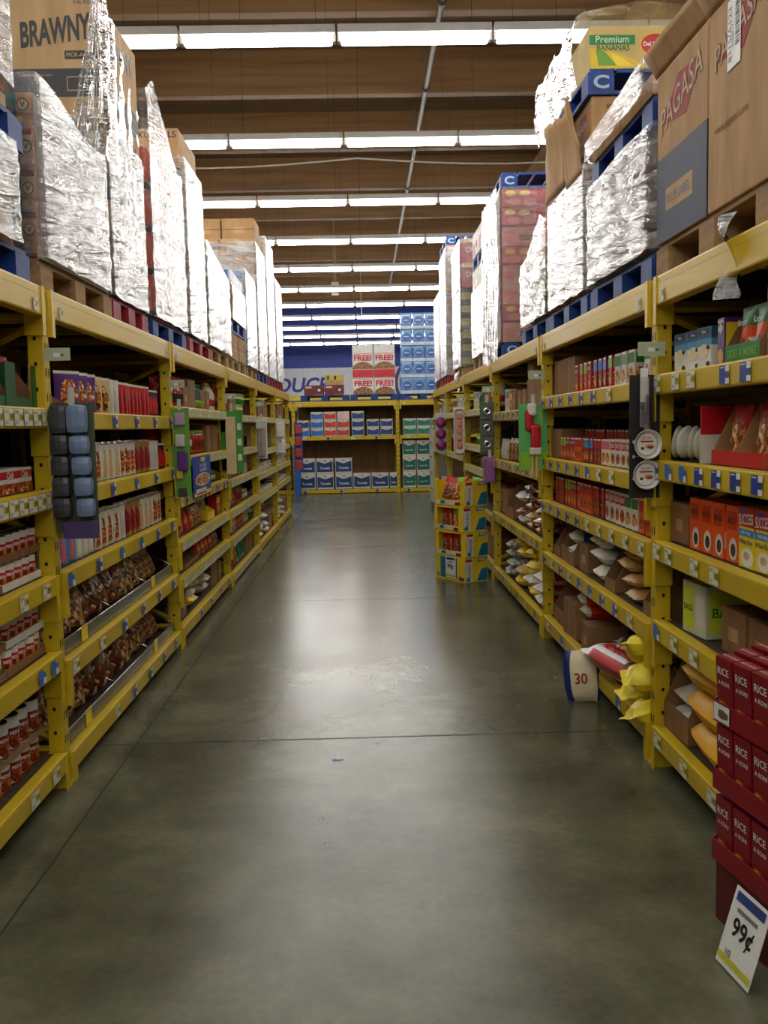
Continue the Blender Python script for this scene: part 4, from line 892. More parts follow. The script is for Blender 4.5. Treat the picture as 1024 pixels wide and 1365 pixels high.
stack('leafcase', 1, 9.49, ZT+.13+4*.171+.005, 1, 2, 1, 'white case with green and yellow leaves', 'above the white cases', group='white leaf print cases')
pallet('pal_blue', 1, 10.0, 3.10, 'blue pallet', 'above the white leaf print cases')
t_box('pinkcase', .5, .44, .25, mat((222, 206, 196), .5), [('FWE', .1, .1, .5, .6, mat((206, 120, 120), .5)), ('FWE', .6, .3, .8, .6, CHAR)], name='white_case')
stack('pinkcase', 1, 9.49, 3.235, 1, 2, 1, 'pale case with a pink block', 'on the blue pallet behind the juice tower')
pallet('pal_wood', 1, 12.2, ZT, 'wooden pallet', 'under the green jar trays')
t_box('greentray', .5, .44, .155, mat((196, 186, 60), .45), [('FWE', 0, .72, 1, 1, DGREEN), ('FWE', 0, 0, 1, .2, mat((110, 84, 40), .5))]+[('FWE', x, .2, x+.02, .7, mat((110, 120, 30), .5)) for x in (.23, .48, .73)], name='jar_tray')
stack('greentray', 1, 11.68, ZT+.13, 6, 2, 2, 'tray of yellow jars with green lids', 'green jar load', group='trays of yellow jars')
wrap(1, 11.66, 12.74, ZT+.138, 3.1, 'stretch film round the trays of yellow jars', inset=.018, seed=19)
t_box('organic', .5, .44, .29, mat((188, 52, 64), .45), [('FWE', 0, .82, 1, 1, OFFW), ('FWE', .5, .02, .9, .22, mat((90, 60, 60), .5)), ('FWE', .1, .84, .3, .97, YELLOW)], texts=[('FWE', 'ORGANIC', .12, .42, .95, .66, OFFW, dict(bold=.02))], name='organic_case')
stack('organic', 1, 11.68, 3.115, 2, 2, 2, 'red and white case with white lettering', 'above the yellow jars', group='red and white lettered cases')
wrap(1, 11.66, 12.74, 3.12, 3.70, 'stretch film round the red and white lettered cases', inset=.018, seed=20, m=FILM)
pallet('pal_red', 1, 14.2, ZT, 'red pallet', 'second from the end of the right row')
stack('browncase', 1, 13.66, ZT+.13, 7, 2, 2, 'brown case', 'tall brown load, right row', group='brown cases on the right racks')
pallet('pal_blue', 1, 14.2, ZT+.13+7*.261, 'blue pallet', 'on top of the tall brown load')
wrap(1, 13.64, 14.75, ZT+.138, 3.95, 'stretch film round the tall brown load of the right row', inset=.018, seed=22, m=FILMW)
pallet('pal_red', 1, 15.4, ZT, 'red pallet', 'at the end of the right row')
stack('palewhite', 1, 14.88, ZT+.13, 5, 2, 1, 'pale brown case', 'last load, right row', group='pale brown cases on the right racks')
wrap(1, 14.86, 15.98, ZT+.138, 3.5, 'stretch film round the last load of the right row', inset=.018, seed=23, m=FILMW)
# torn film scraps on the racks
def scrap(u, v):
    return V3((1.18-.03*math.sin(v*5+u*3)-.012*noise.noise(V3((u*6, v*8, 1))), 3.06+.13*(u-.5)*(1-.55*v)+.02*math.sin(v*9), 2.10-.26*v))
sheet('film_scrap', scrap, 12, 20, FILMW, 'torn strip of film hanging over the nearest right top beam')
def scrap2(u, v): return V3((1.185-.02*math.sin(v*6), 11.9+.5*(u-.5)*(1-.6*v), 2.10-.24*v))
sheet('film_scrap', scrap2, 10, 12, FILMW, 'torn strip of film hanging over the fourth right top beam')
# ------------------------------------------------------------------ the goods on the shelves
SHN = {5: ['top', 'second', 'third', 'fourth', 'bottom'], 6: ['top', 'second', 'third', 'fourth', 'fifth', 'bottom'], 4: ['top', 'second', 'third', 'bottom']}
def bay0(bay): return (YLS if bay[0] == 'L' else YRS)[int(bay[1])-1]
def ctx(bay, lv): return (-1 if bay[0] == 'L' else 1), bay0(bay), LV[bay][lv], f'{SHN[len(LV[bay])][lv]} shelf, {BAY[bay]}'
def one(key, bay, lv, y, desc, cat, dz=0, inset=.05, where=None, **k):
    s, y0, z, pl = ctx(bay, lv); return put(key, s, y0+y, z+dz+.001, inset, desc, (where+', ' if where else '')+pl, cat, f'{cat}s on the {"left" if s < 0 else "right"} racks', **k)
def row(items, bay, lv, y, cat, n=None, gap=.008, inset=.05, rows=1, tiers=1, yend=None, dzs=0, jit=.05, dr=.012, sz=None, **k):
    """items: list of (key, desc, count); laid out along the shelf from local y"""
    s, y0, z, pl = ctx(bay, lv); yy = y
    for key, desc, cnt in items:
        t, w, d, h = T[key]
        for c in range(cnt):
            for r in range(rows):
                for q in range(tiers):
                    where = ('upper tier, ' if q else ('lower tier, ' if tiers > 1 else ''))+('back row, ' if r == 1 else ('third row, ' if r else ''))
                    o = put(key, s, y0+yy+w/2+rnd.uniform(-.3, .3)*gap, z+dzs+q*(h+.004)+.001, inset+r*(d+dr)+rnd.uniform(0, .008), desc, where+pl, cat, f'{desc}s', jit=jit, **k)
                    if sz: o.scale = (1, 1, sz)
            yy += w+gap
    return yy
def tray(key, bay, lv, y, desc, inset=.04, dz=0, cat='carton', **k): return one(key, bay, lv, y, desc, cat, dz, inset, jit=.03, **k)
def heap(keys, bay, lv, y, n, desc, cat, inset=.06, dx=.10, dy=.12, hs=None, up=1., base=0., tilt=.15, perp=True, where=None):
    """a loose pile of lying bags; each lies across the shelf with its end towards the aisle"""
    s, y0, z, pl = ctx(bay, lv)
    for k in range(n):
        key = keys[k % len(keys)]; t, w, d, h = T[key]
        lay = k
        o = copy_tree(t); X = (XL if s < 0 else XR)+inset+(w/2 if perp else d/2)+rnd.uniform(0, .03)
        o.location = (s*X, y0+y+rnd.uniform(-.35, .35)*dy, z+base+lay*h*.88*up+.002)
        o.rotation_euler = (rnd.uniform(-.06, .06), rnd.uniform(-tilt, tilt)*.4, (0 if s < 0 else PI)+rnd.uniform(-.14, .14) if perp else PI/2)
        reg(o, desc, (where+', ' if where else '')+pl, cat, f'{desc}s', o.location.z, 'lowest')
# --- nearest left rack
for y in (1.70, 2.00, 2.28):
    tray('gtray', 'L1', 0, y, 'green fronted display tray', dz=0)
row([('redpouch', 'red pouch in the green display trays', 5)], 'L1', 0, 1.52, 'pouch', inset=.10, gap=.018)
row([('club', 'orange snack box with red lettering', 5)], 'L1', 1, 1.58, 'snack box', gap=.006, rows=2)
for q in range(2):
    t_ = 'upper tray' if q else 'lower tray'
    for lv in (2, 3):
        for y in (1.78, 2.19):
            wt = y > 2 and (lv == 2) != bool(q)
            one('wtray' if wt else 'btray', 'L1', lv, y, ('white' if wt else 'brown')+' cardboard can tray', 'tray', dz=q*.105, where='upper' if q else 'lower', jit=0)
        for y0_, its in ((1.588, [('can', f'red and white can, {t_}', 5)] if lv == 2 else [('can', f'red and white can, {t_}', 2), ('cang', f'green and white can, {t_}', 3)]), (1.998, [('can', f'red and white can, {t_}', 5)])):
            row(its, 'L1', lv, y0_, 'can', gap=.001, inset=.052, rows=2, dzs=.006+q*.105, dr=.003)
for q in range(2):
    row([('canb', f'large dark red can, {"upper" if q else "lower"} layer', 8)], 'L1', 4, 1.52, 'can', gap=.006, inset=.06, rows=2, dzs=q*.131, dr=.004)
for y in (1.74, 2.16):
    one('btray', 'L1', 4, y, 'brown cardboard tray between the large cans', 'tray', dz=.125).scale = (1, 1.1, .08)
# --- second left rack
tray('ctray', 'L2', 0, .22, 'low brown display tray by the post', dz=0).scale = (.8, 1, .5)
row([('p_blue', 'small blue and white pouch in the brown tray', 2)], 'L2', 0, .14, 'pouch', inset=.1)
row([('p_purple', 'purple seasoning pouch with an orange picture', 3), ('p_tan', 'tan seasoning pouch', 2), ('p_white', 'white seasoning pouch', 2), ('p_red', 'red seasoning pouch', 8), ('p_dark', 'black seasoning pouch', 3)], 'L2', 0, .40, 'pouch', gap=-.012, rz=-.5)
row([('p_bott', 'clear pouch printed with red sauce bottles', 4), ('p_bott2', 'clear pouch printed with brown sauce bottles', 3), ('p_meal', 'white pouch with a red dish picture', 3), ('p_sau', 'brown sauce pouch', 3), ('p_white', 'white seasoning pouch', 2), ('p_dark', 'black seasoning pouch', 3)], 'L2', 1, .42, 'pouch', gap=-.012, rz=-.5)
row([('p_meal', 'white pouch with a red dish picture', 1), ('p_teal', 'sky blue pouch printed with red bottles', 2), ('p_blue', 'blue and white sauce pouch', 3), ('p_bott', 'clear pouch printed with red sauce bottles', 4), ('p_white', 'white seasoning pouch', 1), ('p_sau', 'brown sauce pouch', 3), ('p_bott2', 'clear pouch printed with brown sauce bottles', 3), ('p_meal', 'white pouch with a red dish picture', 2)], 'L2', 2, .06, 'pouch', gap=-.012, rz=-.5)
GUARD = mat((96, 98, 84), .25, .4)
for lv in (3, 4):
    row([('snack', 'clear bag of brown snacks', 4), ('snack2', 'clear bag of red brown chillies', 4), ('snack', 'clear bag of brown snacks', 3), ('snack3', 'clear bag of tan snacks', 3)], 'L2', lv, .06, 'snack bag', gap=.0, inset=.10, dzs=.02, rx=-.3, rz=-.3, jit=.3)
    row([('snack2', 'bag of red chillies behind the front bags', 5), ('snack', 'bag of brown snacks behind the front bags', 6)], 'L2', lv, .25, 'snack bag', gap=.02, inset=.24, dzs=.04, rx=-.3, rz=-.3, jit=.35)
    g = empty('wire_guard', (-XL-.03, YLS[1], LV['L2'][lv]+.004)); reg(g, 'metal shelf edge guard in front of the snack bags', f'{SHN[5][lv]} shelf, second left rack', 'shelf guard')
    b = B(); b.box(-.004, .004, .05, 2.38, .002, .062, GUARD); b.obj('guard_panel', g)
    b = B(); b.tube([(0.004, .05, .066), (0.004, 2.38, .066)], .005, STEEL, 6); b.obj('rail', g)
    for y in (.1, .85, 1.6, 2.3):
        b = B(); b.tube([(0.002, y, .0), (0.002, y, .075), (-.10, y, .13)], .0035, STEEL, 5); b.obj('bracket', g)
    for y in (.35, 1.75):
        b = B(); b.box(.006, .008, y, y+.09, .004, .075, YELLOW); b.obj('yellow_card', g)
# --- third left rack
row([('redpouch', 'red pouch', 1), ('sauce', 'red sauce bottle with a black label', 5)], 'L3', 0, .12, 'bottle', gap=.02, rows=2)
row([('cartons', 'brown carton', 1), ('carton', 'large brown carton', 1), ('gbot', 'green sauce bottle', 4)], 'L3', 0, .72, 'bottle', gap=.02)
row([('cartons', 'brown carton past the green bottles', 2), ('wjug', 'white bottle with a yellow cap', 2), ('sauce', 'red sauce bottle at the far end', 4)], 'L3', 0, 1.5, 'bottle', gap=.03)
row([('jug', 'large red sauce jug', 3), ('jar', 'red sauce jar with a green lid', 4)], 'L3', 1, .55, 'jar', gap=.02, rows=2)
row([('carton', 'brown carton', 2), ('jar', 'red sauce jar at the far end', 2)], 'L3', 1, 1.65, 'jar', gap=.05)
row([('gjar', 'small green pickle jar', 4), ('carton', 'brown carton beside the jars', 2), ('gjar', 'small green jar past the cartons', 7)], 'L3', 2, .5, 'jar', gap=.012, rows=1, sz=.78)
row([('obox', 'open brown carton', 1), ('redpouch', 'red pouch', 3), ('snack3', 'clear bag of tan snacks', 2)], 'L3', 3, .12, 'pouch', gap=.03, sz=.85)
tray('ytray', 'L3', 3, 1.68, 'yellow tray of snack bags'); row([('snack3', 'bag standing in the yellow tray', 2), ('whpouch', 'white bag standing in the yellow tray', 1)], 'L3', 3, 1.50, 'bag', inset=.1, gap=-.04, dzs=.006)
row([('redbox', 'red box', 2)], 'L3', 3, 2.06, 'box', gap=.01)
row([('whpouch', 'white bag with green print', 2), ('obox', 'open brown carton', 2), ('redpouch', 'red bag', 4), ('candyr', 'red and brown bag', 2)], 'L3', 4, .12, 'bag', gap=.02, sz=.7)
row([('whpouch', 'white bag with green print', 1), ('cartons', 'brown carton', 1)], 'L3', 5, .10, 'bag', gap=.04)
heap(['s_yel', 's_pink', 's_pink', 's_pink'], 'L3', 5, .78, 4, 'pink and white bag in the heap', 'bag', inset=.02)
heap(['s_cream', 's_cream', 's_grey'], 'L3', 5, 1.35, 3, 'white cloth bag in the heap', 'bag', inset=.02)
row([('carton', 'brown carton', 1), ('cartons', 'small brown carton', 1)], 'L3', 5, 1.7, 'carton', gap=.05)
# --- fourth left rack
row([('wjug', 'white bottle with a yellow cap', 3)], 'L4', 0, .12, 'bottle', gap=.02); row([('cartons', 'brown carton', 2), ('cann', 'green and cream can', 6)], 'L4', 0, .7, 'can', gap=.02, tiers=1)
row([('cann', 'green and cream can on top', 5)], 'L4', 0, 1.4, 'can', gap=.02, dzs=.115)
row([('redbox', 'red box', 2), ('whitebox', 'white box', 4), ('cartons', 'brown carton', 3)], 'L4', 1, .12, 'box', gap=.03)
row([('carton', 'brown carton', 1), ('bluebox', 'blue box', 2), ('greenbox', 'green box', 6), ('whitebox', 'white box', 3)], 'L4', 2, .10, 'box', gap=.02, sz=.88)
row([('p_white', 'silver pouch', 3), ('snack3', 'bag of tan snacks', 2), ('jar', 'red jar', 4), ('gjar', 'green jar', 4)], 'L4', 3, .10, 'jar', gap=.03, sz=.9)
row([('pinkpouch', 'pink pouch', 3), ('p_blue', 'blue pouch', 2), ('redpouch', 'red pouch', 4), ('whpouch', 'white pouch', 2)], 'L4', 4, .12, 'pouch', gap=.015, sz=.82)
row([('ptub', 'white tub with a purple lid', 3)], 'L4', 5, .08, 'tub', gap=.02, tiers=2); row([('redpouch', 'red pouch', 2), ('grpouch', 'big white bag with green print', 3), ('carton', 'brown carton', 2)], 'L4', 5, .55, 'bag', gap=.02)
# --- fifth and farthest left racks
t_box('foam', .24, .16, .05, OFFW, [('F', .1, .2, .9, .8, LGREY)], name='foam_tray')
for bay in ('L5', 'L6'):
    row([('cartons', 'brown carton', 3), ('carton', 'large brown carton', 3)], bay, 0, .12, 'carton', gap=.08)
    row([('whitebox', 'white box', 4), ('cartons', 'brown carton', 4)], bay, 1, .12, 'carton', gap=.07)
    row([('foam', 'white foam tray, lower layer', 7)], bay, 2, .14, 'tray', gap=.06, inset=.04); row([('foam', 'white foam tray on top', 6)], bay, 2, .2, 'tray', gap=.1, inset=.05, dzs=.054)
    row([('foam', 'white foam tray, lower layer', 7)], bay, 3, .14, 'tray', gap=.06, inset=.04)
    heap(['s_yel', 's_cream', 's_tan'], bay, 4, .45, 3, 'cream and yellow bag in the heap', 'bag', inset=0)
    heap(['s_cream', 's_grey', 's_cream'], bay, 4, 1.15, 3, 'white bag in the second heap', 'bag', inset=0)
    row([('carton', 'brown carton', 2)], bay, 4, 1.6, 'carton', gap=.06)
# --- nearest right rack  (local y grows away from the camera)
row([('carton', 'brown carton with a green lip', 1)], 'R1', 0, 1.20, 'carton'); tray('obox_g', 'R1', 0, 1.64, 'brown tray with a green lettered lip')
row([('knorr', 'green and orange pasta pouch', 2)], 'R1', 0, 1.52, 'pasta pouch', inset=.07, dzs=.005, gap=.0, jit=.02)
row([('purple', 'purple rice box with a white diamond', 1)], 'R1', 0, 1.83, 'rice box'); row([('pasta', 'blue and white pasta box', 3)], 'R1', 0, 1.96, 'pasta box', gap=.012, rz=.05)
t_tray('rcart', .22, .24, .215, .05, CARD, name='red_display_carton', lip=RED)
row([('rcart', 'brown display carton with a red lip', 3)], 'R1', 1, 1.26, 'carton', gap=.01); row([('redpouch', 'red pouch in the display cartons', 3)], 'R1', 1, 1.3, 'pouch', inset=.09, gap=.06, dzs=.006)
t_box('rdiv', .012, .20, .21, RED, [('FWE', 0, 0, 1, .5, OFFW)], name='red_divider'); one('rdiv', 'R1', 1, 1.98, 'upright red and white card divider', 'divider', inset=.03)
def t_bowls():
    b = B(); b.lathe([(.012, 0, OFFW), (.03, .004, OFFW), (.062, .04, OFFW), (.066, .042, OFFW), (.06, .036, OFFW), (.028, .009, OFFW), (.008, .008, OFFW)], 24); o = b.obj('white_bowl', link=False); reg_t('bowl', o, .13, .13, .13)
t_bowls()
for k, y in enumerate((2.04, 2.13, 2.23, 2.32)):
    s, y0, z, pl = ctx('R1', 1)
    o = put_free('bowl', (XR+.10, y0+y, z+.068), (PI/2*.92, .0, PI+(.9 if k % 2 else .6)), 'white bowl standing on edge', pl, 'bowl', 'white bowls on edge', y)
row([('success', 'yellow and red white rice box', 3)], 'R1', 2, 1.30, 'rice box', gap=.002, rows=2, jit=.01)
row([('ricebox', 'orange rice box', 4)], 'R1', 2, 1.69, 'rice box', gap=.018, rz=.06, rows=2); row([('cartons', 'brown carton', 1), ('p_dark', 'black and white bag', 1)], 'R1', 2, 2.19, 'carton', gap=.01)
row([('cartons', 'brown carton', 2)], 'R1', 3, 1.45, 'carton', gap=.02, inset=.07); row([('yellowpack', 'yellow green wrapped multipack', 1)], 'R1', 3, 2.02, 'multipack', gap=.01, rz=.05)
for k in range(3): one('s_gold', 'R1', 4, 1.92+.02*k, 'large golden yellow rice sack', 'rice sack', dz=k*.122, inset=.02, by='lowest', sub=k, rz=.1*(k-1))
tray('oboxl', 'R1', 4, 2.27, 'open dark brown carton', inset=.04).scale = (.75, 1, 1.25)
heap(['s_white', 's_white'], 'R1', 4, 2.27, 2, 'white and red rice bag in the open carton', 'rice bag', inset=.05, base=.02, dy=.01)
# --- second right rack
row([('grbox', 'white and green side dish box', 3), ('rboxg', 'red side dish box with a green label', 1), ('rboxb', 'dark red side dish box with a blue label', 3), ('rbox', 'red side dish box with white lettering', 1), ('rboxg', 'narrow red and green side dish box', 2), ('rbox', 'red side dish box at the far end', 1), ('carton', 'brown carton', 2)], 'R2', 0, .48, 'side dish box', gap=.045, rz=.03)
row([('crbox', 'cream side dish box', 1), ('grbox', 'tall white box in the near corner', 1)], 'R2', 0, .12, 'side dish box', gap=.03)
row([('wbox', 'white side dish box with a red band', 2), ('wbox', 'white side dish box with a brown dish', 3), ('pbox', 'cream and pink side dish box', 2), ('rboxd', 'dark red side dish box', 2), ('rboxb', 'red and blue side dish box', 3), ('obx', 'orange side dish box', 2), ('rbox', 'red side dish box', 3), ('rboxg', 'red and green side dish box', 2), ('carton', 'brown carton', 1)], 'R2', 1, .42, 'side dish box', gap=.022, sz=.84, rz=.03)
row([('rboxd', 'dark red side dish box stacked behind', 14)], 'R2', 1, .9, 'side dish box', gap=.02, inset=.19, dzs=.02)
row([('obx', 'orange and red side dish box', 3), ('grbox', 'white and green side dish box', 2), ('wbox', 'white side dish box with a brown dish', 4), ('rboxd', 'dark red side dish box', 3), ('obx', 'orange side dish box past the dark red ones', 3), ('rbox', 'red side dish box', 3), ('rboxg', 'red and green side dish box', 2), ('rboxd', 'dark red side dish box at the far end', 3)], 'R2', 2, .12, 'side dish box', gap=.026, rz=.03)
row([('rboxd', 'dark red side dish box in the back row', 16)], 'R2', 2, .3, 'side dish box', gap=.05, inset=.19)
tray('oboxs', 'R2', 3, .18, 'open brown carton by the post')
heap(['s_tan']*5, 'R2', 3, .55, 5, 'tan bag of beans in the pile', 'bean bag', inset=.02)
tray('oboxs', 'R2', 3, .86, 'open brown carton past the tan bags'); heap(['s_blue', 's_white', 's_blue'], 'R2', 3, 1.12, 3, 'blue and white bag in the pile', 'bag', inset=.01)
row([('cartons', 'brown carton with a red stripe', 1)], 'R2', 3, 1.38, 'carton'); tray('oboxl', 'R2', 3, 1.86, 'large open brown carton'); heap(['s_white', 's_blue'], 'R2', 3, 1.78, 2, 'white bag sticking out of the carton', 'bag', inset=.01, base=.02)
tray('oboxs', 'R2', 3, 2.18, 'open brown carton at the far end')
s, y0, z, pl = ctx('R2', 4)
heap(['s_or']*4, 'R2', 4, 1.52, 4, 'orange bag in the pile', 'bag', inset=.03, base=.06)
row([('cartons', 'dark brown carton under the orange bags', 1), ('carton', 'dark brown carton', 1)], 'R2', 4, 1.20, 'carton', gap=.24, inset=.02); tray('oboxl', 'R2', 4, 2.1, 'large open dark carton')
put_free('s_purp', (XR+.36, y0+.92, z+.06), (0, .06, PI/2+.3), 'purple and white rice sack lying askew', pl, 'rice sack', 'rice sacks on the bottom shelf')
put_free('s_big', (XR+.10, y0+.66, z+.02), (-.12, .05, -PI/2+.25), 'large white and red rice sack with lettering', pl, 'rice sack', 'rice sacks on the bottom shelf')
put_free('s_purp', (XR+.42, y0+.45, z+.004), (0, 0, PI/2+.1), 'dark purple rice sack lying at the back', pl, 'rice sack', 'rice sacks on the bottom shelf')
o = put_free('s_30', (XR-.075, y0+.96, .137), (PI/2, PI/2*.95, -.35), 'cream and blue rice sack slumped onto the floor,', pl, 'rice sack', 'rice sacks on the bottom shelf')
for k in range(5):
    put_free('s_twist', (XR+.04+.02*(k % 2), y0+.12+.14*(k % 2)+.02*k, z-.02+.06*k-(.03 if k < 2 else 0)+.03), (rnd.uniform(-.3, .3), rnd.uniform(-.3, .5), PI+rnd.uniform(-.7, .7)), 'twisted yellow bag in the pile by the post', pl, 'yellow bag', 'twisted yellow bags', k, 'lowest')
# --- third right rack
row([('carton', 'brown carton', 2), ('cartons', 'small brown carton', 3), ('redbox', 'red box', 1), ('whitebox', 'white box', 2)], 'R3', 0, .3, 'carton', gap=.04); row([('carton', 'brown carton stacked on top', 1)], 'R3', 0, .6, 'carton', dzs=.225, sz=.55)
row([('whitebox', 'white box', 2), ('candyr', 'red and brown bag', 4), ('snack3', 'tan bag', 3), ('p_white', 'white pouch', 3)], 'R3', 1, .55, 'bag', gap=.02, rows=1)
heap(['s_bean']*6, 'R3', 2, .30, 6, 'brown bean bag in the near pile', 'bean bag', inset=.0); heap(['s_bean', 's_tan', 's_bean', 's_bean', 's_bean'], 'R3', 2, .72, 5, 'brown bean bag in the far pile', 'bean bag', inset=.0)
heap(['s_white', 's_bean', 's_blue'], 'R3', 2, 1.15, 3, 'white and blue bag in the pile', 'bag', inset=.0); tray('oboxl', 'R3', 2, 1.75, 'open brown carton'); row([('carton', 'brown carton', 1)], 'R3', 2, 2.0, 'carton')
heap(['s_white']*4, 'R3', 3, .30, 4, 'white and red rice sack in the near pile', 'rice sack', inset=.0); heap(['s_yel', 's_cream', 's_yel', 's_yel', 's_yel'], 'R3', 3, .72, 4, 'yellow rice sack in the middle pile', 'rice sack', inset=.0)
heap(['s_yel', 's_yel', 's_tan', 's_yel', 's_yel', 's_yel'], 'R3', 3, 1.20, 5, 'yellow rice sack in the far pile', 'rice sack', inset=.0, up=.8); heap(['s_grey']*4, 'R3', 3, 1.75, 4, 'grey striped bag in the pile', 'bag', inset=.0)
# --- the remaining right racks
row([('wjug', 'white bottle', 3), ('cartons', 'brown carton', 2), ('gbot', 'green bottle', 5), ('whitebox', 'white box', 3)], 'R4', 0, .12, 'bottle', gap=.03)
row([('whpouch', 'white bag', 3), ('whitebox', 'white box', 4), ('cann', 'can', 4)], 'R4', 1, .3, 'bag', gap=.02); row([('pinkpouch', 'pink pouch', 3), ('cartons', 'brown carton', 3)], 'R4', 2, .2, 'pouch', gap=.03)
heap(['s_white', 's_cream', 's_white'], 'R4', 3, .5, 3, 'white bag in the heap', 'bag'); row([('carton', 'brown carton', 4)], 'R4', 4, .2, 'carton', gap=.1)
for bay in ('R5', 'R6'):
    row([('cann', 'green and cream can', 4), ('whitebox', 'white box', 4), ('cartons', 'brown carton', 3)], bay, 0, .2, 'box', gap=.06)
    row([('redbox', 'red box', 4), ('pinkpouch', 'pink pouch', 3), ('whitebox', 'white box', 3)], bay, 1, .2, 'box', gap=.05)
    row([('foam', 'white foam tray', 5)], bay, 2, .2, 'tray', gap=.1); heap(['s_white', 's_cream', 's_grey'], bay, 3, .9, 3, 'white bag in the heap', 'bag')
# ------------------------------------------------------------------ hanging strips, cards and pans on the rack posts
def clip_strip(name, X, Y, z_top, h, w, card, items, desc, place, cat='hanging goods', face=0.):
    """a card hanging in front of a post, facing the camera's end of the aisle; items: list of (part name, bmesh builder)"""
    r = empty(name, (X, Y, z_top-h)); r.rotation_euler = (0, 0, face)
    b = B(); b.box(-w/2, w/2, 0, .006, 0, h, card); b.obj('backing_card', r)
    b = B(); b.box(-.012, .012, -.002, .002, h-.01, h+.06, LGREY); b.obj('hook_tab', r)
    for nm, bb in items: bb.obj(nm, r)
    reg(r, desc, place, cat); return r
def rbox(x0, x1, y0, y1, z0, z1, m, bev=.008):
    b = B(); b.box(x0, x1, y0, y1, z0, z1, m, bev=bev); return b
SILB = mat((112, 134, 170), .3, coat=.4); SILG = mat((58, 62, 66), .35)
items = []
for k in range(5):
    z0 = .40-.083*k+(0 if k else -.0)
    hh = .105 if k == 0 else .07
    items += [('grey_cup', rbox(-.085, -.008, -.05, 0, z0-.006, z0+hh+.01, SILG, .028)), ('blue_cup', rbox(-.014+.006*k, .07+.004*k, -.06, -.004, z0-.004, z0+hh+.006, SILB, .028))]
items.append(('purple_card', rbox(-.05, .085, -.03, -.002, -.02, .05, mat((74, 58, 104), .5), .004)))
clip_strip('hanging_cup_strip', -1.155, 3.80, 1.575, .52, .17, mat((70, 78, 56), .5), items, 'hanging strip of blue and grey silicone cups', 'on the first left post')
items = [('purple_pack', rbox(-.02, .045, -.04, 0, .17, .30, PURPLE, .01)), ('clear_pack', rbox(-.03, .03, -.03, 0, .33, .41, LGREY, .01)), ('clear_pack', rbox(-.03, .035, -.03, 0, .47, .55, mat((170, 140, 170), .4), .01)), ('yellow_pack', rbox(-.03, .01, -.03, 0, .12, .18, mat((220, 170, 60), .4), .01)), ('dark_pack', rbox(-.02, .03, -.03, 0, 0, .06, CHAR, .006))]
clip_strip('hanging_kitchen_tool_strip', -1.20, 6.24, 1.60, .58, .12, mat((96, 150, 50), .5), items, 'hanging green card strip with purple and clear packs', 'on the second left post')
items = [('tan_board', rbox(-.055, .035, -.03, 0, -.02, .50, mat((206, 180, 140), .55), .006))]+[('white_patch', rbox(.05, .085, -.006, -.001, z, z+.06, OFFW, .002)) for z in (.1, .24, .38)]
clip_strip('hanging_cutting_board_strip', -1.20, 8.68, 1.63, .56, .20, mat((60, 140, 46), .5), items, 'hanging tan cutting board pack on a green card', 'on the third left post')
items = [('glove', rbox(-.05, .05, -.04, 0, .02, .34, mat((150, 150, 144), .5), .02)), ('cuff', rbox(-.06, .06, -.045, -.002, .34, .44, LGREY, .012)), ('handle', rbox(-.012, .012, -.05, -.041, .06, .36, mat((176, 130, 90), .5), .004))]
clip_strip('hanging_glove_strip', -1.19, 11.1, 1.57, .46, .13, OFFW, items, 'hanging pack of grey oven gloves', 'on the fourth left post')
items = [('white_tray', rbox(-.06, .06, -.03, 0, .25, .46, mat((226, 220, 206), .4), .02)), ('white_tray', rbox(-.055, .055, -.04, -.001, .02, .22, mat((226, 220, 206), .4), .025)), ('blade', rbox(-.02, .02, -.05, -.031, .18, .26, STEEL, .004))]
clip_strip('hanging_slicer_strip', -1.18, 13.5, 1.58, .50, .14, OFFW, items, 'hanging pack of white plastic slicers', 'on the fifth left post')
for k in range(1):
    items = [('red_bag', rbox(-.06, .06, -.05, 0, z, z+.16, mat((190, 70, 70), .4), .025)) for z in (.0, .2, .4, .6)]
    clip_strip('hanging_snack_bag_strip', -1.12, 16.3, 1.55, .80, .14, BLUE, items, 'hanging strip of red bags', 'at the far end post of the left row')
# right posts
r = empty('frying_pan', (0, 0, 0), link=False)
def pan():
    r = empty('frying_pan', link=False); PAN = mat((214, 212, 208), .3)
    b = B(); b.lathe([(.006, 0, PAN), (.050, 0, PAN), (.0585, .024, PAN), (.0600, .025, PAN), (.055, .022, PAN), (.048, .004, OFFW), (.006, .004, OFFW)], 32)
    for v in b.bm.verts: v.co = V3((v.co.x, .025-v.co.z, v.co.y))   # stand it up, inside towards -Y
    o = b.obj('pan_body', r, link=False)
    b = B(); b.frames(.09, .004, .09, 0, .019, -.045); b.ell('F', .5, .5, .48, .48, WHITE, n=28)
    b.rect('F', .2, .60, .8, .66, RED, .002); b.rect('F', .2, .70, .6, .73, LGREY, .002); b.ell('F', .64, .40, .22, .10, mat((206, 150, 90), .5), .002); b.ell('F', .66, .36, .14, .06, mat((150, 50, 40), .5), .003); b.rect('F', .22, .26, .36, .38, CHAR, .002); b.text('F', 'FRY PAN', .24, .76, .76, .84, RED)
    b.obj('paper_disc', r, link=False)
    b = B(); b.box(-.012, .012, .008, .016, .058, .20, STEEL, bev=.003); b.obj('handle', r, link=False)
    TEMPL.append(r); return r
P = pan()
for k, z in enumerate((1.36, 1.237)):
    o = copy_tree(P); o.location = (1.145, 3.79+.014*k, z); o.rotation_euler = (0, 0, .12)
    reg(o, ['upper of the two small white frying pans hanging on the nearest right post', 'lower of the two small white frying pans hanging on the nearest right post'][k], '', 'frying pan')
b = B(); b.box(-.062, .062, .0, .006, 0, .50, BLACK)
b.frames(.124, .006, .50, 0, .003, 0)
for z in (.30, .12, .42): b.ell('F', .14, z+.04, .05, .014, LGREY); b.rect('F', .22, z+.038, .5, z+.044, GREY); b.rect('F', .8, z+.05, .98, z+.07, mat((206, 200, 120), .5))
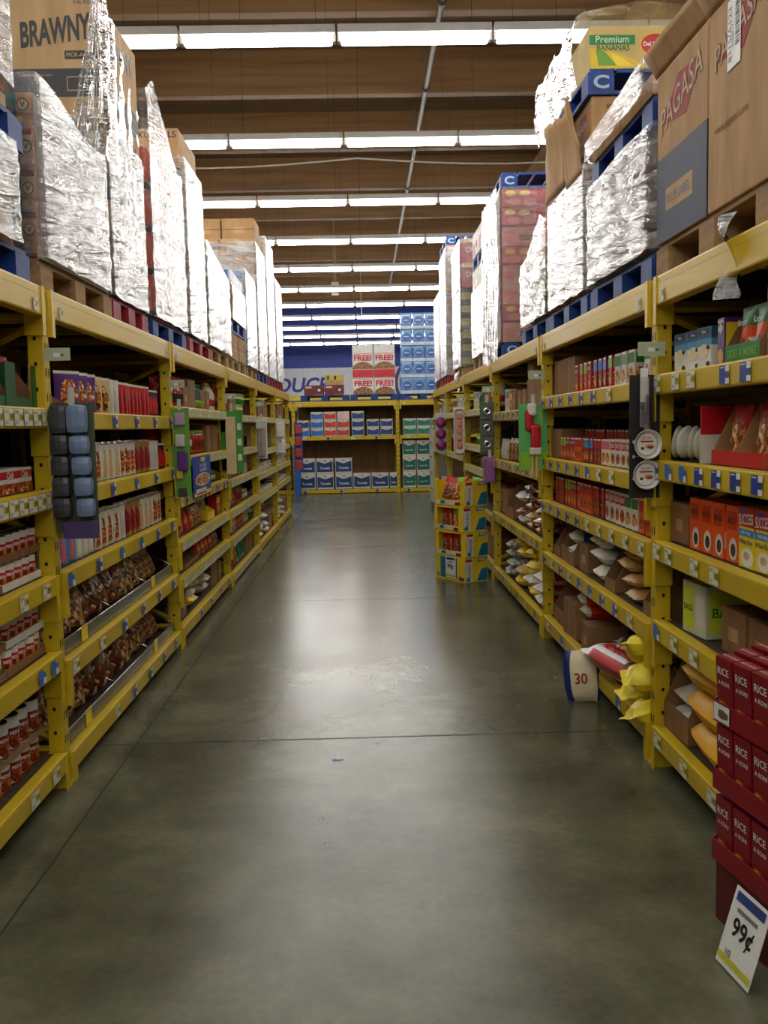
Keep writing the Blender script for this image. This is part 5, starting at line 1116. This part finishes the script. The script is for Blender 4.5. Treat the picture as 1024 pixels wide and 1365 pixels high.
o = b.obj('hanging_card'); o.location = (1.145, 3.845, 1.14); reg(o, 'black hanging card behind the two small pans', 'on the nearest right post', 'card')
r = empty('packaged_utensil', (1.13, 3.805, 1.43)); b = B(); b.box(-.018, .018, -.012, 0, 0, .20, CLEAR, bev=.004); b.obj('blister', r)
b = B(); b.box(-.008, .008, -.009, -.003, .01, .06, PURPLE, bev=.002); b.obj('tool_grip', r); b = B(); b.box(-.015, .015, -.001, .0005, .10, .235, WHITE); b.obj('hang_tab', r)
reg(r, 'clear narrow pack with a white tab hanging above the pans', '', 'hanging goods')
# ice pop shaped strip on green card
items = [('red_pop', rbox(-.055, .0, -.03, 0, .26, .40, mat((190, 20, 36), .4), .02)), ('red_pop', rbox(-.02, .045, -.035, -.002, .14, .30, mat((196, 24, 40), .4), .02)), ('white_pop', rbox(-.04, .02, -.032, -.001, .36, .44, OFFW, .015)), ('white_pop', rbox(-.03, .05, -.037, -.003, .10, .15, OFFW, .012)), ('stick', rbox(-.015, .0, -.02, -.008, -.04, .10, TAN, .004)), ('stick', rbox(.012, .026, -.02, -.008, -.06, .10, TAN, .004)), ('lime_panel', rbox(-.085, .095, -.003, -.001, .0, .12, LGREEN, .001))]
clip_strip('hanging_ice_pop_strip', 1.125, 6.28, 1.585, .44, .19, mat((90, 176, 96), .5), items, 'green hanging card with red and white ice pop shapes', 'on the second right post')
items = []
for k in range(3):
    b = B(); b.box(-.05, .05, -.012, -.001, .02+.15*k, .155+.15*k, mat((96, 94, 92), .4), bev=.004); items.append(('dark_pack', b))
    b = B(); b.lathe([(.01, 0, CHAR), (.012, .006, STEEL), (.034, .012, STEEL), (.040, .004, STEEL), (.041, 0, STEEL)], 20)
    for v in b.bm.verts: v.co = V3((v.co.x, -.013-v.co.z, v.co.y+.09+.15*k))
    items.append(('sink_strainer', b))
clip_strip('hanging_sink_strainer_strip', 1.135, 8.70, 1.66, .48, .13, mat((60, 110, 60), .5), items, 'hanging strip of three round metal sink strainers', 'on the third right post')
items = [('lilac_pack', rbox(-.04, .05, -.03, 0, .0, .22, mat((146, 96, 150), .4), .02))]
clip_strip('hanging_lilac_glove_pack', 1.15, 8.66, 1.16, .24, .12, mat((150, 100, 150), .5), items, 'lilac glove pack hanging below the sink strainers', 'on the third right post')
items = [('pink_prawn', rbox(-.03, .035, -.035, -.012, .08+.085*k, .145+.085*k, mat((220, 130, 110), .4), .02)) for k in range(5)]+[('oval_tray', rbox(-.06, .06, -.012, -.001, .02, .54, OFFW, .05))]
clip_strip('hanging_prawn_strip', 1.12, 11.1, 1.66, .56, .13, OFFW, items, 'white oval hanging tray with pink prawn shapes', 'on the fourth right post')
items = []
for k in range(3):
    b = B(); b.lathe([(.005, 0, mat((96, 24, 80), .4)), (.07, 0, mat((96, 24, 80), .4)), (.075, .02, mat((130, 30, 100), .4)), (.03, .03, mat((130, 30, 100), .4)), (.0, .03, mat((130, 30, 100), .4))], 20)
    for v in b.bm.verts: v.co = V3((v.co.x, -.001-v.co.z, v.co.y+.10+.16*k))
    items.append(('purple_disc', b))
clip_strip('hanging_purple_strainer_strip', 1.10, 13.5, 1.63, .56, .15, LGREY, items, 'hanging strip of three round purple discs', 'on the fifth right post')
def card(x, y, z, desc, place, w=.10, h=.05, rz=0.):
    b = B(); b.box(-w/2, w/2, 0, .004, 0, h, SAGE); b.frames(w, .004, h, 0, .002, 0); b.rect('F', .35, .3, .6, .6, WHITE); b.rect('F', .65, .35, .75, .5, CHAR)
    o = b.obj('shelf_card'); o.location = (x, y, z); o.rotation_euler = (0, 0, rz); reg(o, desc, place, 'shelf card', 'pale green shelf cards on the posts')
card(-1.20, 3.795, 1.74, 'pale green shelf card', 'above the blue silicone cups'); card(-1.21, 6.24, 1.735, 'pale green shelf card', 'on the second left post'); card(-1.20, 8.68, 1.73, 'pale green shelf card', 'on the third left post')
card(-1.20, 11.1, 1.72, 'pale green shelf card', 'on the fourth left post'); card(1.165, 3.82, 1.715, 'pale green shelf card', 'above the hanging pans', .11, .055); card(1.15, 6.28, 1.745, 'pale green shelf card', 'above the ice pop strip', .11, .055); card(1.15, 8.70, 1.745, 'pale green shelf card', 'above the sink strainers', .11, .055); card(1.15, 11.1, 1.73, 'pale green shelf card', 'above the prawn tray', .11, .055)
# blue sign with a dish picture on the third left rack
b = B(); b.box(-.30, .30, 0, .008, 0, .34, BLUE); b.frames(.60, .008, .34, 0, .004, 0); b.rect('F', 0, 0, 1, .10, YELLOW); b.rect('F', .1, .02, .7, .18, OFFW); b.rect('F', .12, .04, .68, .08, RED, .0016)
b.ell('F', .5, .40, .44, .17, OFFW); b.ell('F', .5, .40, .38, .13, FOOD, .002); b.text('F', 'Think LOCAL', .14, .72, .9, .82, WHITE); b.text('F', 'Think FRESH', .14, .60, .9, .70, WHITE); b.rect('F', .4, .86, .65, .97, YELLOW)
o = b.obj('produce_sign'); o.location = (-1.225, 6.29+.90, .97); o.rotation_euler = (0, 0, PI/2); o.scale = (1.25, 1, .86); reg(o, 'blue and yellow sign with a dish picture hanging on the third left rack', '', 'sign')
# ------------------------------------------------------------------ stack of yellow biscuit cartons standing in the aisle
YC = mat((226, 196, 40), .45); YTEAL = mat((24, 110, 150), .45); COOK = mat((206, 110, 60), .45)
def ycarton(nm, window, lid):
    b = B(); w, d, h = .45, .27, .232; t = .005
    b.box(-w/2, w/2, -d/2, d/2, 0, t, YC); b.box(-w/2, w/2, d/2-t, d/2, t, h, YC); b.box(-w/2, -w/2+t, -d/2, d/2-t, t, h, YC); b.box(w/2-t, w/2, -d/2, d/2-t, t, h, YC)
    if window: 
        b.box(-w/2+t, w/2-t, -d/2, -d/2+t, t, .05, YC); b.box(w/2-.07, w/2-t, -d/2, -d/2+t, .05, h, YC); b.box(-w/2+t, -w/2+.05, -d/2, -d/2+t, .05, h, YC)
        if lid: b.box(-w/2+.05, w/2-.07, -d/2, -d/2+t, h-.02, h, YC)
    else: b.box(-w/2+t, w/2-t, -d/2, -d/2+t, t, h, YC)
    if lid: b.box(-w/2+t, w/2-t, -d/2+t, d/2-t, h-t, h, YC)
    b.frames(w, d, h)
    b.rect('E', 0.02, .05, .34, .95, OFFW); b.rect('E', .04, .82, .32, .93, RED, .0014)
    for k in range(6): b.rect('E', .14, .2+k*.09, .26, .25+k*.09, GREY, .0014)
    b.ell('E', .14, .12, .09, .08, YTEAL, .0016); b.pgon('E', [(.52, .04), (.98, .04), (.98, .55), (.70, .50)], YTEAL); b.pgon('E', [(.58, .80), (.96, .84), (.96, .97), (.56, .93)], YTEAL); b.rect('E', .62, .86, .92, .91, OFFW, .0018)
    if window:
        b.rect('F', .05, .04, .8, .20, OFFW); b.rect('F', .2, .06, .35, .18, YTEAL, .0014); b.rect('F', .68, .02, .84, .14, DRED, .0016)
    else:
        b.rect('F', .18, .1, .74, .95, YTEAL); b.rect('F', .8, .06, .97, .2, DRED)
        for x in (.1, .84): b.ell('F', x, .2, .03, .08, YTEAL)
    return b.obj(nm)
DX, DY, DR = .894, 8.842, math.radians(-57.7)
Rm = Matrix.Rotation(DR, 4, 'Z')
def dpt(x, y, z): v = Rm @ V3((x, y, 0)); return (DX+v.x, DY+v.y, z)
for k, nm in enumerate(('bottom', 'second', 'third', 'top open')):
    o = ycarton('biscuit_carton', k > 0, k < 3); jq = (0, .006, -.006, .004)[k]; o.location = (DX+jq, DY-jq, .236*k+.002); o.rotation_euler = (0, 0, DR+jq*4)
    reg(o, f'{nm} yellow carton of the stack standing on the floor', '', 'carton', 'yellow cartons stacked in the aisle')
    if k in (1, 2):
        for x in (-.11, .05): put_free('candyr' if k == 1 or x < 0 else 'candy', dpt(x, -.07, .236*k+.01), (0, 0, DR), ['left', 'right'][x > 0]+f' biscuit bag in the window of the {nm} yellow carton', '', 'biscuit bag', 'biscuit bags in the yellow cartons')
for k, (key, x, y, tz) in enumerate((('candyr', -.13, -.05, .3), ('candy', 0.0, -.03, -.1), ('candy', .14, .04, .2), ('candyr', -.04, .06, -.3))):
    put_free(key, dpt(x, y, .236*3+.06), (-.25, tz*.6, DR+tz), ['red topped biscuit bag leaning', 'green topped biscuit bag standing in the middle', 'green topped biscuit bag in the back corner', 'red topped biscuit bag at the back'][k]+' in the open top carton', '', 'biscuit bag', 'biscuit bags in the yellow cartons')
def price_sign(loc, rot, w, h, desc, low=''):
    b = B(); b.box(-w/2, w/2, 0, .003, 0, h, WHITE); b.frames(w, .003, h, 0, .0015, 0); b.rect('F', .08, .84, .92, .96, mat((50, 70, 130), .5)); b.rect('F', 0, .06, 1, .15, mat((200, 196, 60), .5))
    b.rect('F', .2, .72, .8, .77, GREY); b.text('F', '99\u00a2', .14, .36, .86, .66, BLACK, .02); b.text('F', low, .06, .16, .5, .24, CHAR) if low else None
    o = b.obj('price_sign'); o.location = loc; o.rotation_euler = rot; reg(o, desc, '', 'price sign'); return o
price_sign(dpt(.02, -.143, .03), (0, 0, DR), .15, .20, 'white 99 cent price sign on the bottom yellow carton')
# ------------------------------------------------------------------ red boxed rice display at the right edge
RR = mat((136, 10, 28), .4); RRD = mat((92, 8, 22), .45); RMAG = mat((126, 12, 66), .4)
def rroni(key, top):
    t_box(key, .085, .046, .178, RR, [('E', .12, .30, .88, .36, mat((206, 190, 160), .5)), ('F', .1, .08, .7, .3, FOOD), ('E', .2, .46, .8, .58, mat((196, 160, 70), .5))], texts=[('E', 'RICE', .12, .80, .88, .90, WHITE), ('E', 'A RONI', .12, .68, .88, .78, WHITE), ('F', 'RICE', .15, .72, .85, .86, WHITE), ('F', 'A RONI', .15, .52, .85, .68, WHITE), ('T', 'RICE-A-RONI', .06, .15, .94, .85, WHITE)], name='rice_mix_box', top=top)
rroni('rr', RR); rroni('rrm', RMAG)
QX, QY, QR = .992, 2.64, math.radians(-82)
Rq = Matrix.Rotation(QR, 4, 'Z')
def qpt(x, y, z): v = Rq @ V3((x, y, 0)); return V3((QX+v.x, QY+v.y, z))
DW, DD = .40, .185
dsp = empty('display_stand', (QX, QY, 0)); dsp.rotation_euler = (0, 0, QR); reg(dsp, 'dark red cardboard display stand at the right edge', '', 'display stand')
b = B(); b.box(0, DW, 0.01, DD, 0, .175, RRD); b.obj('base', dsp)
for k, z in enumerate((.19, .40, .60)):
    b = B(); b.box(0, DW, 0, DD, z, z+.006, RRD); b.obj('tray_floor', dsp)
    b = B(); b.box(0, DW, -.004, 0, z-.005, z+.055, RR)
    if k == 2: b.frames(.085, .004, .05, .05, -.003, z+.002); b.rect('F', 0, 0, 1, 1, WHITE, .002); b.pgon('F', [(.3, .3), (.5, .2), (.92, .3), (.94, .6), (.6, .75), (.34, .7)], mat((110, 90, 60), .6), .003)
    b.obj('tray_lip', dsp)
    for x in (-.004, DW):
        b = B(); A = [V3((x, 0, z-.005)), V3((x, DD, z-.005)), V3((x, DD, z+.185)), V3((x, 0, z+.055))]; C = [p+V3((.004, 0, 0)) for p in A]
        b.poly(A[::-1], RRD); b.poly(C, RRD)
        for q in range(4): b.poly([A[q], A[(q+1) % 4], C[(q+1) % 4], C[q]], RRD)
        b.obj('side_panel', dsp)
    for c in range(4):
        for r_ in range(3):
            p = qpt(.05+.095*c, .03+.054*r_, z+.008)
            o = put_free('rr' if k else 'rrm', p, (.06 if k == 2 else .03, 0, QR), f'red boxed rice mix, row {["one", "two", "three", "four", "five"][r_]} from the aisle', f'{["bottom", "middle", "top"][k]} display tray', 'rice mix box', 'red boxed rice mixes in the display', -c, 'from near side')
            if k == 2: o.location.z += .012*r_
price_sign(qpt(.29, -.105, .006), (-.30, 0, QR), .16, .21, 'white 99 cent price sign on the red display stand at the right edge', '1/2')
# ------------------------------------------------------------------ the rack and loads across the far end of the aisle
for x1, L, lab in ((.75, 2.27, 'yellow pallet rack facing the aisle end, with blue paper packs'), (3.03, 2.27, 'yellow pallet rack facing the aisle end, with green paper packs'), (-1.53, 2.27, 'yellow pallet rack facing the aisle end, behind the left row')):
    r = rack(1, 0, L, [1.255, .09], lab, [tg(['blue', 'white'], .2, .9, 4), tg(['blue'], .2, .9, 3)], far_post=(L == 2.27 and x1 < 0), zt=2.02, back=CARD3); r.location = (x1, 20.83, 0); r.rotation_euler = (0, 0, PI/2)
def fpack(key, w, d, h, base, band, nm, txt=None): t_box(key, w, d, h, base, [('F', .04, .12, .96, .62, band), ('WE', .1, .2, .9, .7, band)], polys=[('F', [(.04, .62), (.96, .62), (.96, .82), (.5, .66), (.04, .82)], band)], ells=[('F', .5, .84, .06, .05, RED)], texts=[('F', txt, .2, .25, .8, .5, WHITE)] if txt else (), name=nm, bev=.012)
fpack('fp_b', .27, .25, .178, OFFW, mat((20, 66, 130), .4), 'tissue_pack'); fpack('fp_l', .27, .25, .178, OFFW, mat((40, 110, 200), .4), 'tissue_pack'); fpack('fp_r', .27, .25, .178, OFFW, mat((214, 60, 50), .4), 'tissue_pack'); fpack('fp_p', .27, .25, .178, OFFW, mat((230, 190, 186), .4), 'tissue_pack')
fpack('fp_g', .29, .25, .178, OFFW, mat((20, 130, 110), .4), 'tissue_pack'); fpack('fp_big', .375, .30, .34, OFFW, mat((16, 62, 118), .4), 'towel_pack', 'Towels'); fpack('fp_gr', .29, .30, .345, OFFW, mat((14, 104, 84), .4), 'towel_pack', 'Angel Soft')
FY = 20.90
def far(key, x, z, desc, place, cat, n, grp):
    for k in range(n):
        t, w, d, h = T[key]; put_free(key, (x, FY+d/2, z+k*(h+.003)), (0, 0, rnd.uniform(-.03, .03)), desc, place, cat, grp, z+k, 'lowest')
for x, keys, pl in ((-1.32, ['fp_l', 'fp_b'], 'first stack from the left'), (-1.02, ['fp_l', 'fp_l', 'fp_l'], 'second stack from the left'), (-.73, ['fp_r']*3, 'third stack from the left'), (-.44, ['fp_r', 'fp_r', 'fp_p'], 'fourth stack from the left'), (-.12, ['fp_b']*3, 'fifth stack from the left'), (.21, ['fp_b']*2, 'sixth stack from the left'), (.51, ['fp_b']*2, 'seventh stack from the left'), (1.02, ['fp_g']*2, 'eighth stack from the left'), (1.33, ['fp_g']*2, 'ninth stack from the left'), (1.64, ['fp_g']*2, 'tenth stack from the left')):
    for k, q in enumerate(keys): put_free(q, (x, FY+.125, 1.257+k*.181), (0, 0, rnd.uniform(-.03, .03)), {'fp_b': 'white and navy tissue pack', 'fp_l': 'white and light blue tissue pack', 'fp_r': 'white and red tissue pack', 'fp_p': 'pale pink tissue pack', 'fp_g': 'white and green tissue pack'}[q], f'{pl}, far rack', 'tissue pack', 'tissue packs on the far rack', k, 'lowest')
for i, x in enumerate((-1.27, -.87, -.46, -.06, .34)):
    far('fp_big', x, .093, 'white and navy paper towel pack', f'{ORD[i]} column from the left, far rack', 'towel pack', 2 if i < 3 else 1, 'paper towel packs on the far rack')
o = put_free('fp_big', (.64, FY+.15, .093), (0, 0, 0), 'narrow white and navy towel pack beside the far rack post', '', 'towel pack', 'paper towel packs on the far rack'); o.scale = (.42, 1, 1)
for i, x in enumerate((1.0, 1.31, 1.62)): far('fp_gr', x, .093, 'green and white paper towel pack', f'{ORD[i]} green column, far rack', 'towel pack', 3, 'green paper towel packs on the far rack')
for x, d in ((-.83, 'under the dark red boxes'), (.26, 'under the white bags lettered FREE'), (1.33, 'under the blue bottle packs')):
    o = put_free('pal_blue', (x, 20.86+.5, 2.025), (0, 0, 0), 'blue pallet on the far rack', d, 'pallet')
t_box('choc', .42, .40, .22, mat((120, 34, 44), .45), [('F', .08, .72, .4, .88, OFFW), ('F', .5, 0, 1, .12, mat((150, 90, 100), .5))], ells=[('F', .78, .52, .14, .26, mat((70, 40, 30), .5)), ('F', .78, .52, .08, .14, CREAM)], name='dark_red_box')
for k, x in enumerate((-1.07, -.62)): put_free('choc', (x, 21.08, 2.157), (0, 0, 0), 'dark red box with a round picture', 'far rack pallet', 'box', 'dark red boxes on the far rack', k, 'from left')
t_box('yellc', .40, .36, .22, CARD2, [('F', .04, .45, .96, .98, mat((216, 186, 60), .5)), ('F', .1, .5, .25, .9, GREEN), ('F', .5, .5, .62, .9, DARKBR)], name='printed_carton'); put_free('yellc', (-.62, 21.08, 2.38), (0, 0, 0), 'yellow printed carton on top of the dark red boxes', '', 'carton')
FREER = mat((214, 40, 50), .45)
def free_bag(key, h, top):
    v0 = 0 if not top else .5
    def f(u, v, fr):
        if not top: return FREER if v > .995 else (CEREAL if v < .5 and abs(2*u-1)**2+((v)/.5)**2 < 1.0 else WHITE)
        return FREER if v < .26 else (CEREAL if v < .52 and ((u-.5)/.52)**2+((v-.26)/.22)**2 < 1 else WHITE)
    tx = ('FREE!', .10, .50, .9, .72, FREER, .04) if top else ('FREE!', .10, .52, .9, .92, FREER, .04)
    t_box(key, .46, .40, h, WHITE, name='cereal_bag', bev=.02)
    T.pop(key); o = TEMPL.pop()
    b = B(); b.box(-.23, .23, -.2, .2, 0, h, WHITE, bev=.02); b.frames(.46, .4, h)
    if top: b.rect('F', 0, .02, 1, .26, FREER); b.pgon('F', [(.5+.5*math.cos(a*PI/12), .27+.22*math.sin(a*PI/12)) for a in range(13)], CEREAL); b.text('F', 'FREE!', .08, .52, .92, .70, FREER, .045, True); b.rect('F', .1, .72, .9, .75, mat((230, 150, 150), .5))
    else: b.pgon('F', [(.5+.5*math.cos(a*PI/12), .02+.45*math.sin(a*PI/12)) for a in range(13)], CEREAL); b.text('F', 'FREE!', .08, .50, .92, .86, FREER, .045, True); b.rect('F', .1, .9, .9, .95, mat((230, 150, 150), .5))
    bpy.data.objects.remove(o); o = b.obj('cereal_bag', link=False); reg_t(key, o, .46, .4, h)
free_bag('freeb', .35, False); free_bag('freet', .72, True)
for k, x in enumerate((.02, .49)):
    put_free('freeb', (x, 21.07, 2.157), (0, 0, 0), 'white bag with red FREE lettering, bottom '+['left', 'right'][k], '', 'cereal bag', 'white bags on the far rack'); put_free('freet', (x, 21.07, 2.51), (0, 0, 0), 'tall white bag with red FREE lettering, top '+['left', 'right'][k], '', 'cereal bag', 'white bags on the far rack')
WATB = mat((112, 170, 236), .2, coat=.7); WATD = mat((40, 96, 190), .3)
def waterpack():
    r = empty('bottle_pack', link=False)
    b = B(); b.box(-.13, .13, -.125, .125, 0, .07, mat((222, 228, 240), .4)); b.obj('tray', r, link=False)
    b = B(); b.box(-.128, .128, -.118, .118, .071, .347, WATB, bev=.04); b.frames(.256, .236, .295, 0, 0, .05); b.ell('F', .5, .45, .36, .28, WATD, .002); b.rect('F', .28, .42, .72, .5, OFFW, .003); b.rect('F', .2, .74, .8, .80, LGREEN, .002); b.obj('bottles', r, link=False)
    reg_t('water', r, .265, .24, .345)
waterpack()
for k in range(5):
    for i in range(4):
        o = put_free('water', (.98+.27*i, 21.0, 2.156+.350*k), (0, 0, 0), 'blue bottle pack on a white tray', f'{["bottom", "second", "third", "fourth", "top"][k]} layer, far pallet', 'bottle pack', 'blue bottle packs on the far rack', i, 'from left')
b = B(); b.box(-.06, .06, -.15, .15, 0, 1.08, mat((30, 100, 190), .4), bev=.01); o = b.obj('endcap_panel'); o.location = (-1.445, 20.5, 0); reg(o, 'bright blue narrow display panel standing before the far rack', '', 'display panel')
r = empty('display_cabinet', (1.33, 16.6, 0)); b = B(); b.box(-.16, .2, -.3, .3, .12, 1.38, mat((196, 198, 194), .4), bev=.01); b.obj('body', r); b = B(); b.box(-.15, .19, -.29, .29, 0, .118, NAVY); b.obj('base', r)
for z in (.35, .62, .9, 1.15):
    b = B(); b.box(-.168, -.161, -.28, .28, z, z+.02, STEEL); b.obj('rail', r)
reg(r, 'pale grey narrow display cabinet at the far end of the right row', '', 'cabinet')
# small bits on the floor and beams
b = B(); b.poly([V3((0, 0, .002)), V3((.05, .008, .002)), V3((.045, .02, .003)), V3((.02, .014, .002)), V3((.004, .02, .004))], mat((60, 90, 190), .5)); o = b.obj('paper_scrap'); o.location = (-.17, 4.03, 0); reg(o, 'tiny blue paper scrap lying on the concrete floor', '', 'litter')
finish_labels()
for o in TEMPL:
    for ch in KIDS.get(o.name, ()): bpy.data.objects.remove(ch)
    bpy.data.objects.remove(o)
w = bpy.data.worlds.new('world'); S.world = w; w.use_nodes = True
w.node_tree.nodes['Background'].inputs[0].default_value = (.02, .02, .02, 1)
